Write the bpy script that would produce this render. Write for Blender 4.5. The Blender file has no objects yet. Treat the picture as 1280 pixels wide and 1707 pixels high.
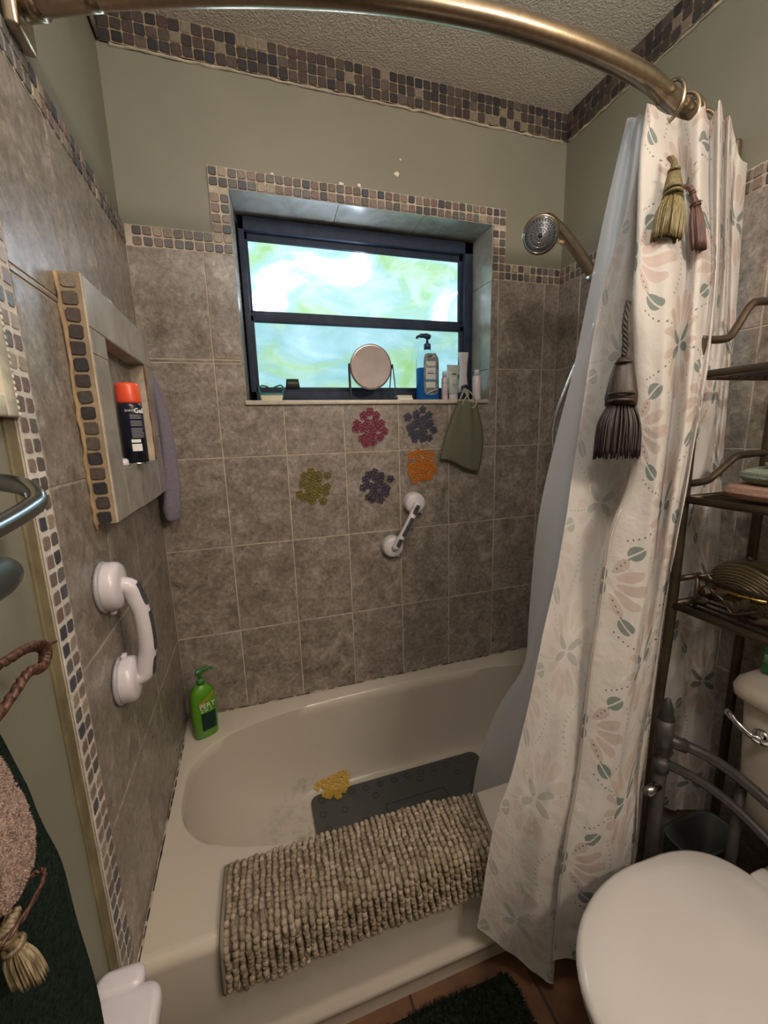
import bpy, bmesh, math, random
from mathutils import Vector, Matrix, Euler, noise
random.seed(7)
PI = math.pi
sc = bpy.context.scene
COL = sc.collection

# ------------------------------------------------------------------ camera
cam_d = bpy.data.cameras.new('camera'); cam = bpy.data.objects.new('camera', cam_d); COL.objects.link(cam)
cam.location = (0.2858, -1.4710, 1.3544); cam.rotation_euler = (1.3806, 0.0281, -0.3114)
cam_d.sensor_fit = 'HORIZONTAL'; cam_d.sensor_width = 36.0; cam_d.lens = 694.53 / 1280 * 36
cam_d.clip_start = 0.02
sc.camera = cam
# ------------------------------------------------------------------ world, lamps, exposure
w = bpy.data.worlds.new('world'); sc.world = w; w.use_nodes = True
w.node_tree.nodes['Background'].inputs[0].default_value = (0.75, 0.85, 1.0, 1)
w.node_tree.nodes['Background'].inputs[1].default_value = 0.5
def area(name, loc, target, size, power, col, sy=None):
    l = bpy.data.lights.new(name, 'AREA'); l.energy = power; l.color = col; l.size = size
    if sy: l.shape = 'RECTANGLE'; l.size_y = sy
    o = bpy.data.objects.new(name, l); COL.objects.link(o); o.location = loc
    o.rotation_euler = (Vector(target) - Vector(loc)).to_track_quat('-Z', 'Y').to_euler()
    return o
def bulb(name, loc, r, power, col):
    l = bpy.data.lights.new(name, 'POINT'); l.energy = power; l.color = col; l.shadow_soft_size = r
    o = bpy.data.objects.new(name, l); COL.objects.link(o); o.location = loc
for dx in (-.16, 0, .16): bulb('vanity_bulb', (1.16 + dx, -1.98, 2.06), .055, 10.5, (1.0, 0.87, 0.73))
bulb('ceiling_fill', (.46, -1.42, 2.32), .11, 17, (1.0, 0.94, 0.87))  # unseen fill lamp, added to lift the ambient light and the ceiling
sc.view_settings.view_transform = 'Standard'; sc.view_settings.look = 'None'
sc.view_settings.gamma = 1.0; sc.view_settings.use_curve_mapping = False
sc.view_settings.exposure = 0.55

# ------------------------------------------------------------------ material helpers
class S:
    """tiny expression compiler for shader math nodes"""
    def __init__(s, nt, sock): s.nt = nt; s.k = sock
def _m(nt, op, *a, clamp=False):
    n = nt.nodes.new('ShaderNodeMath'); n.operation = op; n.use_clamp = clamp
    for i, x in enumerate(a):
        if isinstance(x, S): nt.links.new(x.k, n.inputs[i])
        else: n.inputs[i].default_value = x
    return S(nt, n.outputs[0])
for _op, _nm in (('__add__', 'ADD'), ('__sub__', 'SUBTRACT'), ('__mul__', 'MULTIPLY'), ('__truediv__', 'DIVIDE')):
    setattr(S, _op, (lambda nm: lambda s, o: _m(s.nt, nm, s, o))(_nm))
S.__radd__ = lambda s, o: _m(s.nt, 'ADD', o, s)
S.__rsub__ = lambda s, o: _m(s.nt, 'SUBTRACT', o, s)
S.__rmul__ = lambda s, o: _m(s.nt, 'MULTIPLY', o, s)
def s_abs(a): return _m(a.nt, 'ABSOLUTE', a)
def s_max(a, b): return _m(a.nt, 'MAXIMUM', a, b)
def s_frac(a): return _m(a.nt, 'FRACT', a)
def s_clamp(a): return _m(a.nt, 'ADD', a, 0.0, clamp=True)
def s_gt(a, b): return _m(a.nt, 'GREATER_THAN', a, b)
def s_lt(a, b): return _m(a.nt, 'LESS_THAN', a, b)

def new_mat(name):
    m = bpy.data.materials.new(name); m.use_nodes = True
    nt = m.node_tree; b = nt.nodes['Principled BSDF']
    return m, nt, b
def setp(b, col=None, rough=None, metal=None, spec=None, trans=None, coat=None, sheen=None, sss=None):
    if col: b.inputs['Base Color'].default_value = (*col, 1)
    if rough is not None: b.inputs['Roughness'].default_value = rough
    if metal is not None: b.inputs['Metallic'].default_value = metal
    if spec is not None: b.inputs['Specular IOR Level'].default_value = spec
    if trans is not None: b.inputs['Transmission Weight'].default_value = trans
    if coat is not None: b.inputs['Coat Weight'].default_value = coat
    if sheen is not None: b.inputs['Sheen Weight'].default_value = sheen
    if sss is not None: b.inputs['Subsurface Weight'].default_value = sss
def coords(nt, kind='Object', rnd=False):
    tc = nt.nodes.new('ShaderNodeTexCoord'); out = tc.outputs[kind]
    if rnd:
        oi = nt.nodes.new('ShaderNodeObjectInfo'); mu = nt.nodes.new('ShaderNodeVectorMath'); mu.operation = 'SCALE'
        cb = nt.nodes.new('ShaderNodeCombineXYZ')
        nt.links.new(oi.outputs['Random'], cb.inputs[0]); nt.links.new(oi.outputs['Random'], cb.inputs[1]); cb.inputs[2].default_value = .3
        nt.links.new(cb.outputs[0], mu.inputs[0]); mu.inputs['Scale'].default_value = 23.0
        ad = nt.nodes.new('ShaderNodeVectorMath'); nt.links.new(out, ad.inputs[0]); nt.links.new(mu.outputs[0], ad.inputs[1]); out = ad.outputs[0]
    return out
def nz(nt, vec, scale, detail=4, rough=.55, dist=0.0):
    n = nt.nodes.new('ShaderNodeTexNoise'); n.inputs['Scale'].default_value = scale; n.inputs['Detail'].default_value = detail
    n.inputs['Roughness'].default_value = rough; n.inputs['Distortion'].default_value = dist
    nt.links.new(vec, n.inputs['Vector']); return n.outputs['Fac']
def ramp(nt, fac, stops, mode='LINEAR'):
    r = nt.nodes.new('ShaderNodeValToRGB'); r.color_ramp.interpolation = mode
    e = r.color_ramp.elements
    while len(e) < len(stops): e.new(0.5)
    for i, (p, c) in enumerate(stops): e[i].position = p; e[i].color = (*c, 1) if len(c) == 3 else c
    nt.links.new(fac.k if isinstance(fac, S) else fac, r.inputs[0]); return r.outputs[0]
def mix(nt, fac, a, b, mode='MIX'):
    n = nt.nodes.new('ShaderNodeMix'); n.data_type = 'RGBA'; n.blend_type = mode
    for sock, v in ((n.inputs[0], fac), (n.inputs[6], a), (n.inputs[7], b)):
        if isinstance(v, S): nt.links.new(v.k, sock)
        elif isinstance(v, (int, float)): sock.default_value = v
        elif isinstance(v, tuple): sock.default_value = (*v, 1)
        else: nt.links.new(v, sock)
    return n.outputs[2]
def bump(nt, b, h, strength=.3, dist=.01):
    n = nt.nodes.new('ShaderNodeBump'); n.inputs['Strength'].default_value = strength; n.inputs['Distance'].default_value = dist
    nt.links.new(h.k if isinstance(h, S) else h, n.inputs['Height']); nt.links.new(n.outputs[0], b.inputs['Normal'])
def plain(name, col, rough=.5, metal=0, var=.08, nscale=30, bmp=0, bscale=200, bdist=.002, rnd=False, **k):
    """one colour with a little procedural variation"""
    m, nt, b = new_mat(name); setp(b, col, rough, metal, **k)
    v = coords(nt, 'Object', rnd)
    if var:
        lo = tuple(max(0, c * (1 - var)) for c in col); hi = tuple(min(1, c * (1 + var)) for c in col)
        nt.links.new(ramp(nt, nz(nt, v, nscale), [(.35, lo), (.65, hi)]), b.inputs['Base Color'])
    if bmp: bump(nt, b, nz(nt, v, bscale, 3), bmp, bdist)
    return m

def mk_tile():
    m, nt, b = new_mat('stone_look_tile'); v = coords(nt, 'Object', True)
    c1 = ramp(nt, nz(nt, v, 15, 9, .72, .5), [(.34, (.155, .125, .103)), (.50, (.235, .197, .165)), (.66, (.35, .305, .265))])
    c2 = ramp(nt, nz(nt, v, 70, 6, .7), [(.36, (.55, .54, .53)), (.64, (1.35, 1.35, 1.35))])
    c = mix(nt, .75, c1, c2, 'MULTIPLY')
    vo = nt.nodes.new('ShaderNodeTexVoronoi'); vo.feature = 'DISTANCE_TO_EDGE'; vo.inputs['Scale'].default_value = 34
    ds = nt.nodes.new('ShaderNodeVectorMath'); nn = nt.nodes.new('ShaderNodeTexNoise'); nn.inputs['Scale'].default_value = 26; nn.inputs['Detail'].default_value = 5
    sc_ = nt.nodes.new('ShaderNodeVectorMath'); sc_.operation = 'SCALE'; sc_.inputs['Scale'].default_value = .09
    nt.links.new(v, nn.inputs['Vector']); nt.links.new(nn.outputs['Color'], sc_.inputs[0]); nt.links.new(v, ds.inputs[0]); nt.links.new(sc_.outputs[0], ds.inputs[1])
    nt.links.new(ds.outputs[0], vo.inputs['Vector'])
    ve = ramp(nt, vo.outputs['Distance'], [(0, (1, 1, 1)), (.045, (0, 0, 0))])
    gate = ramp(nt, nz(nt, v, 17, 3), [(.45, (0, 0, 0)), (.66, (.5, .5, .5))])
    c = mix(nt, mix(nt, 1.0, ve, gate, 'MULTIPLY'), c, (.36, .32, .27))
    nt.links.new(c, b.inputs['Base Color'])
    r = ramp(nt, nz(nt, v, 40, 4), [(.3, (.25, .25, .25)), (.7, (.42, .42, .42))]); nt.links.new(r, b.inputs['Roughness'])
    b.inputs['Specular IOR Level'].default_value = .5
    bump(nt, b, nz(nt, v, 60, 6, .7), .35, .0015); return m
M_TILE = mk_tile()
def mk_stone(name, cols):
    m, nt, b = new_mat(name); v = coords(nt, 'Object', True)
    oi = nt.nodes.new('ShaderNodeObjectInfo')
    n = len(cols); c = ramp(nt, oi.outputs['Random'], [(i / n, cols[i]) for i in range(n)], 'CONSTANT')
    c = mix(nt, .8, c, ramp(nt, nz(nt, v, 130, 5, .7, 1.0), [(.33, (.55, .55, .55)), (.68, (1.35, 1.3, 1.25))]), 'MULTIPLY')
    nt.links.new(c, b.inputs['Base Color']); b.inputs['Roughness'].default_value = .42
    bump(nt, b, nz(nt, v, 240, 4), .5, .001); return m
M_STONE = mk_stone('tumbled_stone', [(.17, .12, .10), (.07, .065, .07), (.24, .185, .15), (.13, .125, .12), (.19, .13, .115), (.33, .275, .21), (.10, .085, .08), (.15, .115, .10), (.055, .06, .08), (.22, .17, .15), (.115, .105, .095)])
M_STONE_D = mk_stone('dark_tumbled_stone', [(0.061, 0.047, 0.043), (0.032, 0.029, 0.032), (0.083, 0.061, 0.054), (0.043, 0.040, 0.040), (0.072, 0.050, 0.047), (0.054, 0.043, 0.040), (0.200, 0.168, 0.132), (0.036, 0.032, 0.036), (0.065, 0.054, 0.050), (0.047, 0.036, 0.036), (0.101, 0.079, 0.068), (0.029, 0.029, 0.036)])
def mk_grout(name, col):
    m, nt, b = new_mat(name); v = coords(nt)
    nt.links.new(ramp(nt, nz(nt, v, 14, 6, .7), [(.3, tuple(c * .6 for c in col)), (.7, tuple(min(1, c * 1.15) for c in col))]), b.inputs['Base Color'])
    b.inputs['Roughness'].default_value = .9; bump(nt, b, nz(nt, v, 300, 3), .5, .001); return m
M_GROUT = mk_grout('sanded_grout', (.52, .44, .35))
M_GROUT_D = mk_grout('brown_grout', (.30, .225, .14))
def mk_paint():
    m, nt, b = new_mat('khaki_wall_paint'); v = coords(nt)
    nt.links.new(ramp(nt, nz(nt, v, 2.6, 5), [(.3, (.200, .190, .145)), (.7, (.235, .223, .170))]), b.inputs['Base Color'])
    b.inputs['Roughness'].default_value = .5; bump(nt, b, nz(nt, v, 260, 4), .25, .001); return m
M_PAINT = mk_paint()
def mk_ceil():
    m, nt, b = new_mat('knockdown_ceiling'); v = coords(nt)
    setp(b, (.62, .57, .50), .9)
    h = ramp(nt, nz(nt, v, 150, 3, .5), [(.42, (0, 0, 0)), (.62, (1, 1, 1))]); bump(nt, b, h, .8, .003); return m
M_CEIL = mk_ceil()
M_CERAMIC = plain('white_enamel', (.66, .60, .53), .16, var=.03, nscale=4, coat=.35)
def mk_tub():
    m, nt, b = new_mat('tub_enamel'); v = coords(nt)
    sx = nt.nodes.new('ShaderNodeSeparateXYZ'); nt.links.new(v, sx.inputs[0])
    x, y, z = (S(nt, sx.outputs[i]) for i in range(3)); x = x + .75; y = y - .37
    d = s_clamp(1.0 - (s_abs((x - .385) * 4.6) + s_abs((y + .25) * 3.6))); n = S(nt, nz(nt, v, 26, 5, .7))
    f = s_clamp((n - .47) * 4.0) * s_clamp(d * 1.8) * s_lt(z, .11)
    c = mix(nt, f * .75, (.53, .475, .405), (.25, .245, .22))
    yel = s_clamp((S(nt, nz(nt, v, 6, 3)) - .5) * 4) * s_clamp(1.0 - s_abs((x - .08) * 5.0))
    c = mix(nt, yel * .4, c, (.60, .50, .30))
    nt.links.new(c, b.inputs['Base Color']); b.inputs['Roughness'].default_value = .2; b.inputs['Coat Weight'].default_value = .3; return m
M_TUB = mk_tub()
M_TOILET = plain('toilet_porcelain', (.52, .465, .40), .13, var=.02, nscale=4, coat=.5)
M_LID = plain('toilet_lid_plastic', (.56, .53, .51), .16, var=.02, nscale=3, coat=.4)
M_WPLAST = plain('white_plastic', (.62, .57, .60), .28, var=.02)
M_GRIP = plain('grey_rubber_grip', (.045, .05, .055), .6, bmp=.4, bscale=500)
M_NICKEL = plain('brushed_nickel', (.36, .29, .21), .28, 1, var=.1, nscale=90)
M_CHROME = plain('chrome', (.75, .75, .78), .08, 1, var=.02)
M_STEEL = plain('satin_steel', (.22, .22, .22), .27, 1, var=.08)
M_BRONZE = plain('dark_bronze_metal', (.085, .062, .042), .38, .7, var=.2)
M_BLKFRAME = plain('bloom_tinted_window_metal', (.022, .032, .060), .6, 0, var=.2, spec=.3)  # blue tint puts the window's bloom into the frame's base colour
M_DARK = plain('dark_plastic', (.02, .022, .02), .45)
M_WHITE = plain('white_print', (.75, .75, .72), .5, var=0.02)
M_BLACK = plain('black_print', (.02, .02, .02), .5, var=0.02)
M_CREAM = plain('cream_bristle', (.62, .56, .42), .7, bmp=.5, bscale=400)
M_CAULK = plain('cream_caulk', (.42, .36, .28), .7, bmp=.4, bscale=100, var=.2)
M_MOLD = plain('dark_mould', (.018, .013, .010), .9, bmp=.5, bscale=150)

# ------------------------------------------------------------------ object helpers
BASE = {}
def link(o): COL.objects.link(o); return o
def thing(name, label, cat, loc=(0, 0, 0), rz=0.0, group=None):
    o = link(bpy.data.objects.new(name, None)); o.location = loc; o.rotation_euler = (0, 0, rz); o.empty_display_size = .02
    o['label'] = label; o['category'] = cat
    if group: o['group'] = group
    BASE[o.name] = (Matrix.Translation(Vector(loc)) @ Matrix.Rotation(rz, 4, 'Z')).inverted()
    return o
def tag(o, label, cat, group=None):
    o['label'] = label; o['category'] = cat
    if group: o['group'] = group
    return o
def obj(name, bm, mat, parent=None, loc=None, smooth=True, kind=None, label=None, auto=None):
    """bm in world coordinates when the parent is a thing; links ONE mesh object"""
    me = bpy.data.meshes.new(name)
    inv = None
    if parent is not None and parent.name in BASE: inv = BASE[parent.name]
    if inv is not None and loc is None: bm.transform(inv)
    bm.normal_update()
    if auto is not None:
        for e in bm.edges:
            if len(e.link_faces) == 2 and e.calc_face_angle(0) > auto: e.smooth = False
    for f in bm.faces: f.smooth = smooth
    bm.to_mesh(me); bm.free()
    for mm in (mat if isinstance(mat, (list, tuple)) else [mat]): me.materials.append(mm)
    o = link(bpy.data.objects.new(name, me))
    if parent is not None: o.parent = parent
    if inv is not None: BASE[o.name] = inv
    if loc is not None: o.location = loc
    if kind: o['kind'] = kind
    if label: o['label'] = label
    return o
def add_box(bm, c, s, rot=None, bev=0.0, seg=2):
    r = bmesh.ops.create_cube(bm, size=1.0)['verts']
    mt = Matrix.Translation(Vector(c)) @ (rot.to_matrix().to_4x4() if rot else Matrix.Identity(4)) @ Matrix.Diagonal((s[0], s[1], s[2], 1))
    bmesh.ops.transform(bm, matrix=mt, verts=r)
    if bev:
        es = {e for v in r for e in v.link_edges}
        bmesh.ops.bevel(bm, geom=list(es), offset=bev, segments=seg, profile=.5, affect='EDGES')
    return bm
def box(c, s, rot=None, bev=0.0, seg=2): return add_box(bmesh.new(), c, s, rot, bev, seg)
def box2(a, b, bev=0.0, seg=2):
    a, b = Vector(a), Vector(b); return box((a + b) / 2, [abs(x) for x in (b - a)], bev=bev, seg=seg)
def add_tube(bm, pts, r, seg=10, cap=True, closed=False, flat=1.0, up=None):
    pts = [Vector(p) for p in pts]; n = len(pts); rings = []
    rr = r if isinstance(r, (list, tuple)) else [r] * n
    prev = None
    for i, p in enumerate(pts):
        if closed: t = (pts[(i + 1) % n] - pts[i - 1])
        else: t = pts[min(i + 1, n - 1)] - pts[max(i - 1, 0)]
        t.normalize()
        if prev is None:
            a = Vector(up) if up else (Vector((0, 0, 1)) if abs(t.z) < .9 else Vector((1, 0, 0)))
            u = (a - t * a.dot(t)).normalized()
        else:
            u = (prev - t * prev.dot(t)).normalized()
        prev = u; v = t.cross(u)
        rings.append([bm.verts.new(p + (u * math.cos(2 * PI * k / seg) * rr[i] + v * math.sin(2 * PI * k / seg) * rr[i] * flat)) for k in range(seg)])
    m = n if closed else n - 1
    for i in range(m):
        A, B = rings[i], rings[(i + 1) % n]
        for k in range(seg): bm.faces.new((A[k], A[(k + 1) % seg], B[(k + 1) % seg], B[k]))
    if cap and not closed:
        bm.faces.new(rings[0][::-1]); bm.faces.new(rings[-1])
    return bm
def tube(pts, r, seg=10, **k): return add_tube(bmesh.new(), pts, r, seg, **k)
def smooth_path(pts, sub=6, closed=False):
    pts = [Vector(p) for p in pts]; n = len(pts); out = []
    for i in range(n if closed else n - 1):
        g = (lambda j: pts[j % n]) if closed else (lambda j: pts[max(0, min(n - 1, j))])
        p0, p1, p2, p3 = g(i - 1), g(i), g(i + 1), g(i + 2)
        for k in range(sub):
            t = k / sub
            out.append(.5 * ((2 * p1) + (p2 - p0) * t + (2 * p0 - 5 * p1 + 4 * p2 - p3) * t * t + (3 * p1 - p0 - 3 * p2 + p3) * t ** 3))
    if not closed: out.append(pts[-1])
    return out
def add_loft(bm, rings, cap=True, closed=True):
    R_ = [[bm.verts.new(p) for p in r] for r in rings]; n = len(R_[0])
    for a, b in zip(R_, R_[1:]):
        for k in range(n if closed else n - 1):
            bm.faces.new((a[k], a[(k + 1) % n], b[(k + 1) % n], b[k]))
    if cap: bm.faces.new(R_[0][::-1]); bm.faces.new(R_[-1])
    return bm
def loft(rings, **k): return add_loft(bmesh.new(), rings, **k)
def sell(cx, cy, z, a, b, n=2.0, seg=32, rz=0.0):
    out = []
    for k in range(seg):
        t = 2 * PI * k / seg; c, s = math.cos(t), math.sin(t)
        x = a * math.copysign(abs(c) ** (2 / n), c); y = b * math.copysign(abs(s) ** (2 / n), s)
        out.append(Vector((cx + x * math.cos(rz) - y * math.sin(rz), cy + x * math.sin(rz) + y * math.cos(rz), z)))
    return out
def lathe(prof, seg=24, axis_to=None, flat=1.0):
    """prof: [(r, h)...] about z; axis_to: (origin, direction)"""
    bm = loft([[Vector((r * math.cos(2 * PI * k / seg), flat * r * math.sin(2 * PI * k / seg), h)) for k in range(seg)] for r, h in prof])
    if axis_to:
        o, d = Vector(axis_to[0]), Vector(axis_to[1]).normalized()
        bm.transform(Matrix.Translation(o) @ d.to_track_quat('Z', 'Y').to_matrix().to_4x4())
    return bm
def join(*bms):
    out = bms[0]
    for b in bms[1:]:
        me = bpy.data.meshes.new('tmp'); b.to_mesh(me); b.free(); out.from_mesh(me); bpy.data.meshes.remove(me)
    return out
def poly_prism(pts, back, front, axes, inset=.0012, bev=.0012):
    """orthogonal polygon in 2D -> tile with eased front edge. axes: f(a, b, depth) -> Vector; depth grows to the room"""
    n = len(pts); area_ = sum(pts[i][0] * pts[(i + 1) % n][1] - pts[(i + 1) % n][0] * pts[i][1] for i in range(n))
    if area_ < 0: pts = pts[::-1]
    def off(d):
        o = []
        for i in range(n):
            p, q, r_ = Vector(pts[i - 1]), Vector(pts[i]), Vector(pts[(i + 1) % n])
            e1 = (q - p).normalized(); e2 = (r_ - q).normalized()
            n1 = Vector((-e1.y, e1.x)); n2 = Vector((-e2.y, e2.x)); o.append(q + (n1 + n2) * d)
        return o
    bm = bmesh.new(); rings = []
    for d, z in ((0, back), (0, front - bev), (inset, front)):
        rings.append([bm.verts.new(axes(p[0], p[1], z)) for p in off(d)])
    for a, b in zip(rings, rings[1:]):
        for k in range(n): bm.faces.new((a[k], a[(k + 1) % n], b[(k + 1) % n], b[k]))
    bm.faces.new(rings[-1]); bmesh.ops.recalc_face_normals(bm, faces=bm.faces[:]); return bm
def text_part(name, s, size, mat, parent, origin, xdir, ydir, extrude=.0003, align='CENTER', bold=0):
    cu = bpy.data.curves.new('txt', 'FONT'); cu.body = s; cu.size = size; cu.extrude = extrude; cu.align_x = align; cu.align_y = 'CENTER'; cu.resolution_u = 2; cu.offset = bold
    t = bpy.data.objects.new('txt', cu); COL.objects.link(t); bpy.context.view_layer.update()
    me = bpy.data.meshes.new_from_object(t.evaluated_get(bpy.context.evaluated_depsgraph_get()))
    bpy.data.objects.remove(t); bm = bmesh.new(); bm.from_mesh(me); bpy.data.meshes.remove(me)
    x = Vector(xdir).normalized(); y = Vector(ydir); y = (y - x * y.dot(x)).normalized(); z = x.cross(y)
    bm.transform(Matrix.Translation(Vector(origin)) @ Matrix((x, y, z)).transposed().to_4x4())
    return obj(name, bm, mat, parent, smooth=False)

# ------------------------------------------------------------------ room shell
XW = 1.5; ZC = 2.478; YF = -2.7; XL = 0.0
TUBZ = .374; R3 = .6757; R2 = .9852; R1 = 1.2854; R0 = 1.5815; R0B = 1.5920; MB = 1.8994; MT = 1.9553; CMB = 2.391
A0 = .2039; TW = .20442; G = .0034
OX0, OX1, OZ0, OZ1 = .293, 1.193, 1.466, 2.079   # window opening
MX0, MX1, MZ1 = .2377, 1.2500, 2.135             # outer edge of the mosaic frame
def slab_hole(x0, x1, z0, z1, y0, y1, hx0, hx1, hz0, hz1):
    bm = bmesh.new()
    for a, b, c, d in ((x0, hx0, z0, z1), (hx1, x1, z0, z1), (hx0, hx1, z0, hz0), (hx0, hx1, hz1, z1)):
        if b > a and d > c: add_box(bm, ((a + b) / 2, (y0 + y1) / 2, (c + d) / 2), (b - a, abs(y1 - y0), d - c))
    return bm
def struct(name, bm, m): return obj(name, bm, m, None, smooth=False, kind='structure')
wall_back = struct('wall_back', slab_hole(-.12, XW + .12, 0, ZC, .009, .30, OX0 - .012, OX1 + .012, OZ0 - .012, OZ1 + .012), M_PAINT)
wall_left = struct('wall_left', box2((-.12, YF, 0), (-.009, .3, ZC)), M_PAINT)
wall_right = struct('wall_right', box2((XW + .009, YF, 0), (XW + .12, .3, ZC)), M_PAINT)
wall_front = struct('wall_front', box2((-.12, YF - .1, 0), (XW + .12, YF, ZC)), M_PAINT)
ceiling = struct('ceiling', box2((-.12, YF - .1, ZC), (XW + .12, .3, ZC + .1)), M_CEIL)
M_FLOOR = mk_grout('dark_floor_bed', (.055, .04, .032))
floor = struct('floor', box2((-.12, YF - .1, -.06), (XW + .12, .3, -.004)), M_FLOOR)
def mk_terra():
    m, nt, b = new_mat('terracotta_tile'); v = coords(nt, 'Object', True)
    nt.links.new(ramp(nt, nz(nt, v, 16, 5), [(.3, (.085, .038, .018)), (.7, (.17, .078, .034))]), b.inputs['Base Color']); b.inputs['Roughness'].default_value = .5; return m
M_TERRA = mk_terra()
# floor tiles, in rows beside the tub
fm = {}
for i in range(5):
    for j in range(5):
        x0 = .0 + i * .305 - (.12 if i else 0); x0 = max(.004, i * .305 - .06); x1 = min(XW - .004, (i + 1) * .305 - .06 - .006)
        y1 = -.728 - j * .31; y0 = y1 - .304
        obj('floor_tile', poly_prism([(x0, y0), (x1, y0), (x1, y1), (x0, y1)], -.006, 0, lambda a, b, d: Vector((a, b, d))), M_TERRA, floor, smooth=False)

ax_back = lambda a, b, d: Vector((a, -d, b))
ax_left = lambda a, b, d: Vector((d, -a, b))      # a = distance from the back wall
ax_right = lambda a, b, d: Vector((XW - d, -a, b))
def tiles(parent, us, vs, ax, sub=None, mat=M_TILE, name='wall_tile'):
    for u0, u1 in zip(us, us[1:]):
        for v0, v1 in zip(vs, vs[1:]):
            if u1 - u0 < .006 or v1 - v0 < .006: continue
            a, b, c, d = u0 + G / 2, u1 - G / 2, v0 + G / 2, v1 - G / 2
            pts = [(a, c), (b, c), (b, d), (a, d)]
            if sub:
                hx0, hx1, hz0, hz1 = sub
                if b > hx0 and a < hx1 and d > hz0:
                    if a >= hx0 and b <= hx1:
                        if c >= hz0: continue
                        pts = [(a, c), (b, c), (b, hz0), (a, hz0)]
                    elif a < hx0:
                        pts = [(a, c), (hx0, c), (hx0, d), (a, d)] if c >= hz0 else [(a, c), (b, c), (b, hz0), (hx0, hz0), (hx0, d), (a, d)]
                    else:
                        pts = [(hx1, c), (b, c), (b, d), (hx1, d)] if c >= hz0 else [(a, c), (b, c), (b, d), (hx1, d), (hx1, hz0), (a, hz0)]
            jit = random.uniform(-.0005, .0005)
            obj(name, poly_prism(pts, -.005, .0 + jit, ax), mat, parent, smooth=False)
# grout beds
obj('grout_bed', slab_hole(0, XW, .3, MT, .0016, .012, OX0 - .002, OX1 + .002, OZ0 - .002, 9), M_GROUT, wall_back, smooth=False)
bm = box2((MX0, .0016, MT), (OX0 - .002, .012, MZ1)); add_box(bm, ((OX1 + MX1) / 2, .0068, (MT + MZ1) / 2), (MX1 - OX1 - .002, .0104, MZ1 - MT))
add_box(bm, ((MX0 + MX1) / 2, .0068, (OZ1 + .002 + MZ1) / 2), (MX1 - MX0, .0104, MZ1 - OZ1 - .002))
obj('grout_bed', bm, M_GROUT, wall_back, smooth=False)
STR0, STR1 = .738, .788
obj('grout_bed', box2((-.012, -STR1, .0), (-.0016, 0, MT)), M_GROUT, wall_left, smooth=False)
obj('grout_bed', box2((XW + .0016, -2.6, .0), (XW + .012, 0, MT)), M_GROUT, wall_right, smooth=False)
zr = [TUBZ - .01, R3, R2, R1, R0]
cols_b = [0, A0] + [A0 + TW * i for i in range(1, 7)] + [XW]
hole = (OX0 - .001, OX1 + .001, OZ0 - .001, 9)
tiles(wall_back, cols_b, zr, ax_back, hole)
tiles(wall_back, cols_b[:3], [R0, R0B], ax_back, hole)
tiles(wall_back, cols_b[:3], [R0B, MB], ax_back, hole)
tiles(wall_back, cols_b[5:], [R0, MB], ax_back, hole)
tiles(wall_left, [0, .321, .5255, .7365], [.05, TUBZ - .01, R3, R2, R1, R0], ax_left)
tiles(wall_left, [0, .112, .325, .5115, .7365], [R0, R0B], ax_left)
tiles(wall_left, [0, .112, .325, .5115, .7365], [R0B, MB], ax_left)
rc = [0, .11] + [.11 + .2044 * i for i in range(1, 8)]
tiles(wall_right, rc, [0, .06, .365, R3, R2, R1, R0, MB], ax_right)

# ------------------------------------------------------------------ mosaics (every stone a part of its trim piece)
P_ = .02757
def stone_mesh(i, s=.0232, jag=.0012):
    rnd = random.Random(100 + i); bm = bmesh.new(); c = rnd.uniform(.0015, .004); h = s / 2; rings = []
    base = []
    for sx, sy in ((1, 1), (-1, 1), (-1, -1), (1, -1)):
        c = rnd.uniform(.0012, .0045)
        a = (sx * (h - c), sy * h); b = (sx * h, sy * (h - c))
        base += [b, a] if sx * sy > 0 else [a, b]
    base = [(x + rnd.uniform(-jag, jag) * .6, y + rnd.uniform(-jag, jag) * .6) for x, y in base]
    for k, z in ((1, -.004), (1, .0008), (.9, .0024)):
        rings.append([bm.verts.new((x * k, y * k, z)) for x, y in base])
    for a, b in zip(rings, rings[1:]):
        for q in range(8): bm.faces.new((a[q], a[(q + 1) % 8], b[(q + 1) % 8], b[q]))
    bm.faces.new(rings[-1]); bmesh.ops.recalc_face_normals(bm, faces=bm.faces[:])
    for f in bm.faces: f.smooth = False
    me = bpy.data.meshes.new('mosaic_stone'); bm.to_mesh(me); bm.free(); return me
def mset(mat, s, n=7, off=0):
    out = []
    for i in range(n):
        me = stone_mesh(i + off, s); me.materials.append(mat); out.append(me)
    return out
ST = mset(M_STONE, .0236); STD = mset(M_STONE_D, .0268, off=20)
ROT = {'back': Matrix(((1, 0, 0), (0, 0, -1), (0, 1, 0))).to_4x4(), 'left': Matrix(((0, 0, 1), (1, 0, 0), (0, 1, 0))).to_4x4(), 'right': Matrix(((0, 0, -1), (-1, 0, 0), (0, 1, 0))).to_4x4(),
       'near': Matrix(((1, 0, 0), (0, 0, -1), (0, 1, 0))).to_4x4()}
def stones(parent, pts, wall, meshes, ax, name='mosaic_stone', dep=0.0, sc_=1.0):
    e = ROT[wall].to_euler()
    for a, b in pts:
        o = link(bpy.data.objects.new(name, random.choice(meshes))); o.parent = parent
        o.location = ax(a + random.uniform(-.0006, .0006), b + random.uniform(-.0006, .0006), dep)
        m = ROT[wall] @ Matrix.Rotation(random.choice((0, PI / 2, PI, -PI / 2)) + random.uniform(-.05, .05), 4, 'Z')
        o.rotation_euler = m.to_euler(); k = sc_ * random.uniform(.95, 1.03); o.scale = (k, k, 1)
def trim(n, bm, m): return struct('trim_%d' % n, bm, m)
def rows2(z0): return (z0 + P_ * .5, z0 + P_ * 1.5)
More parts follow.
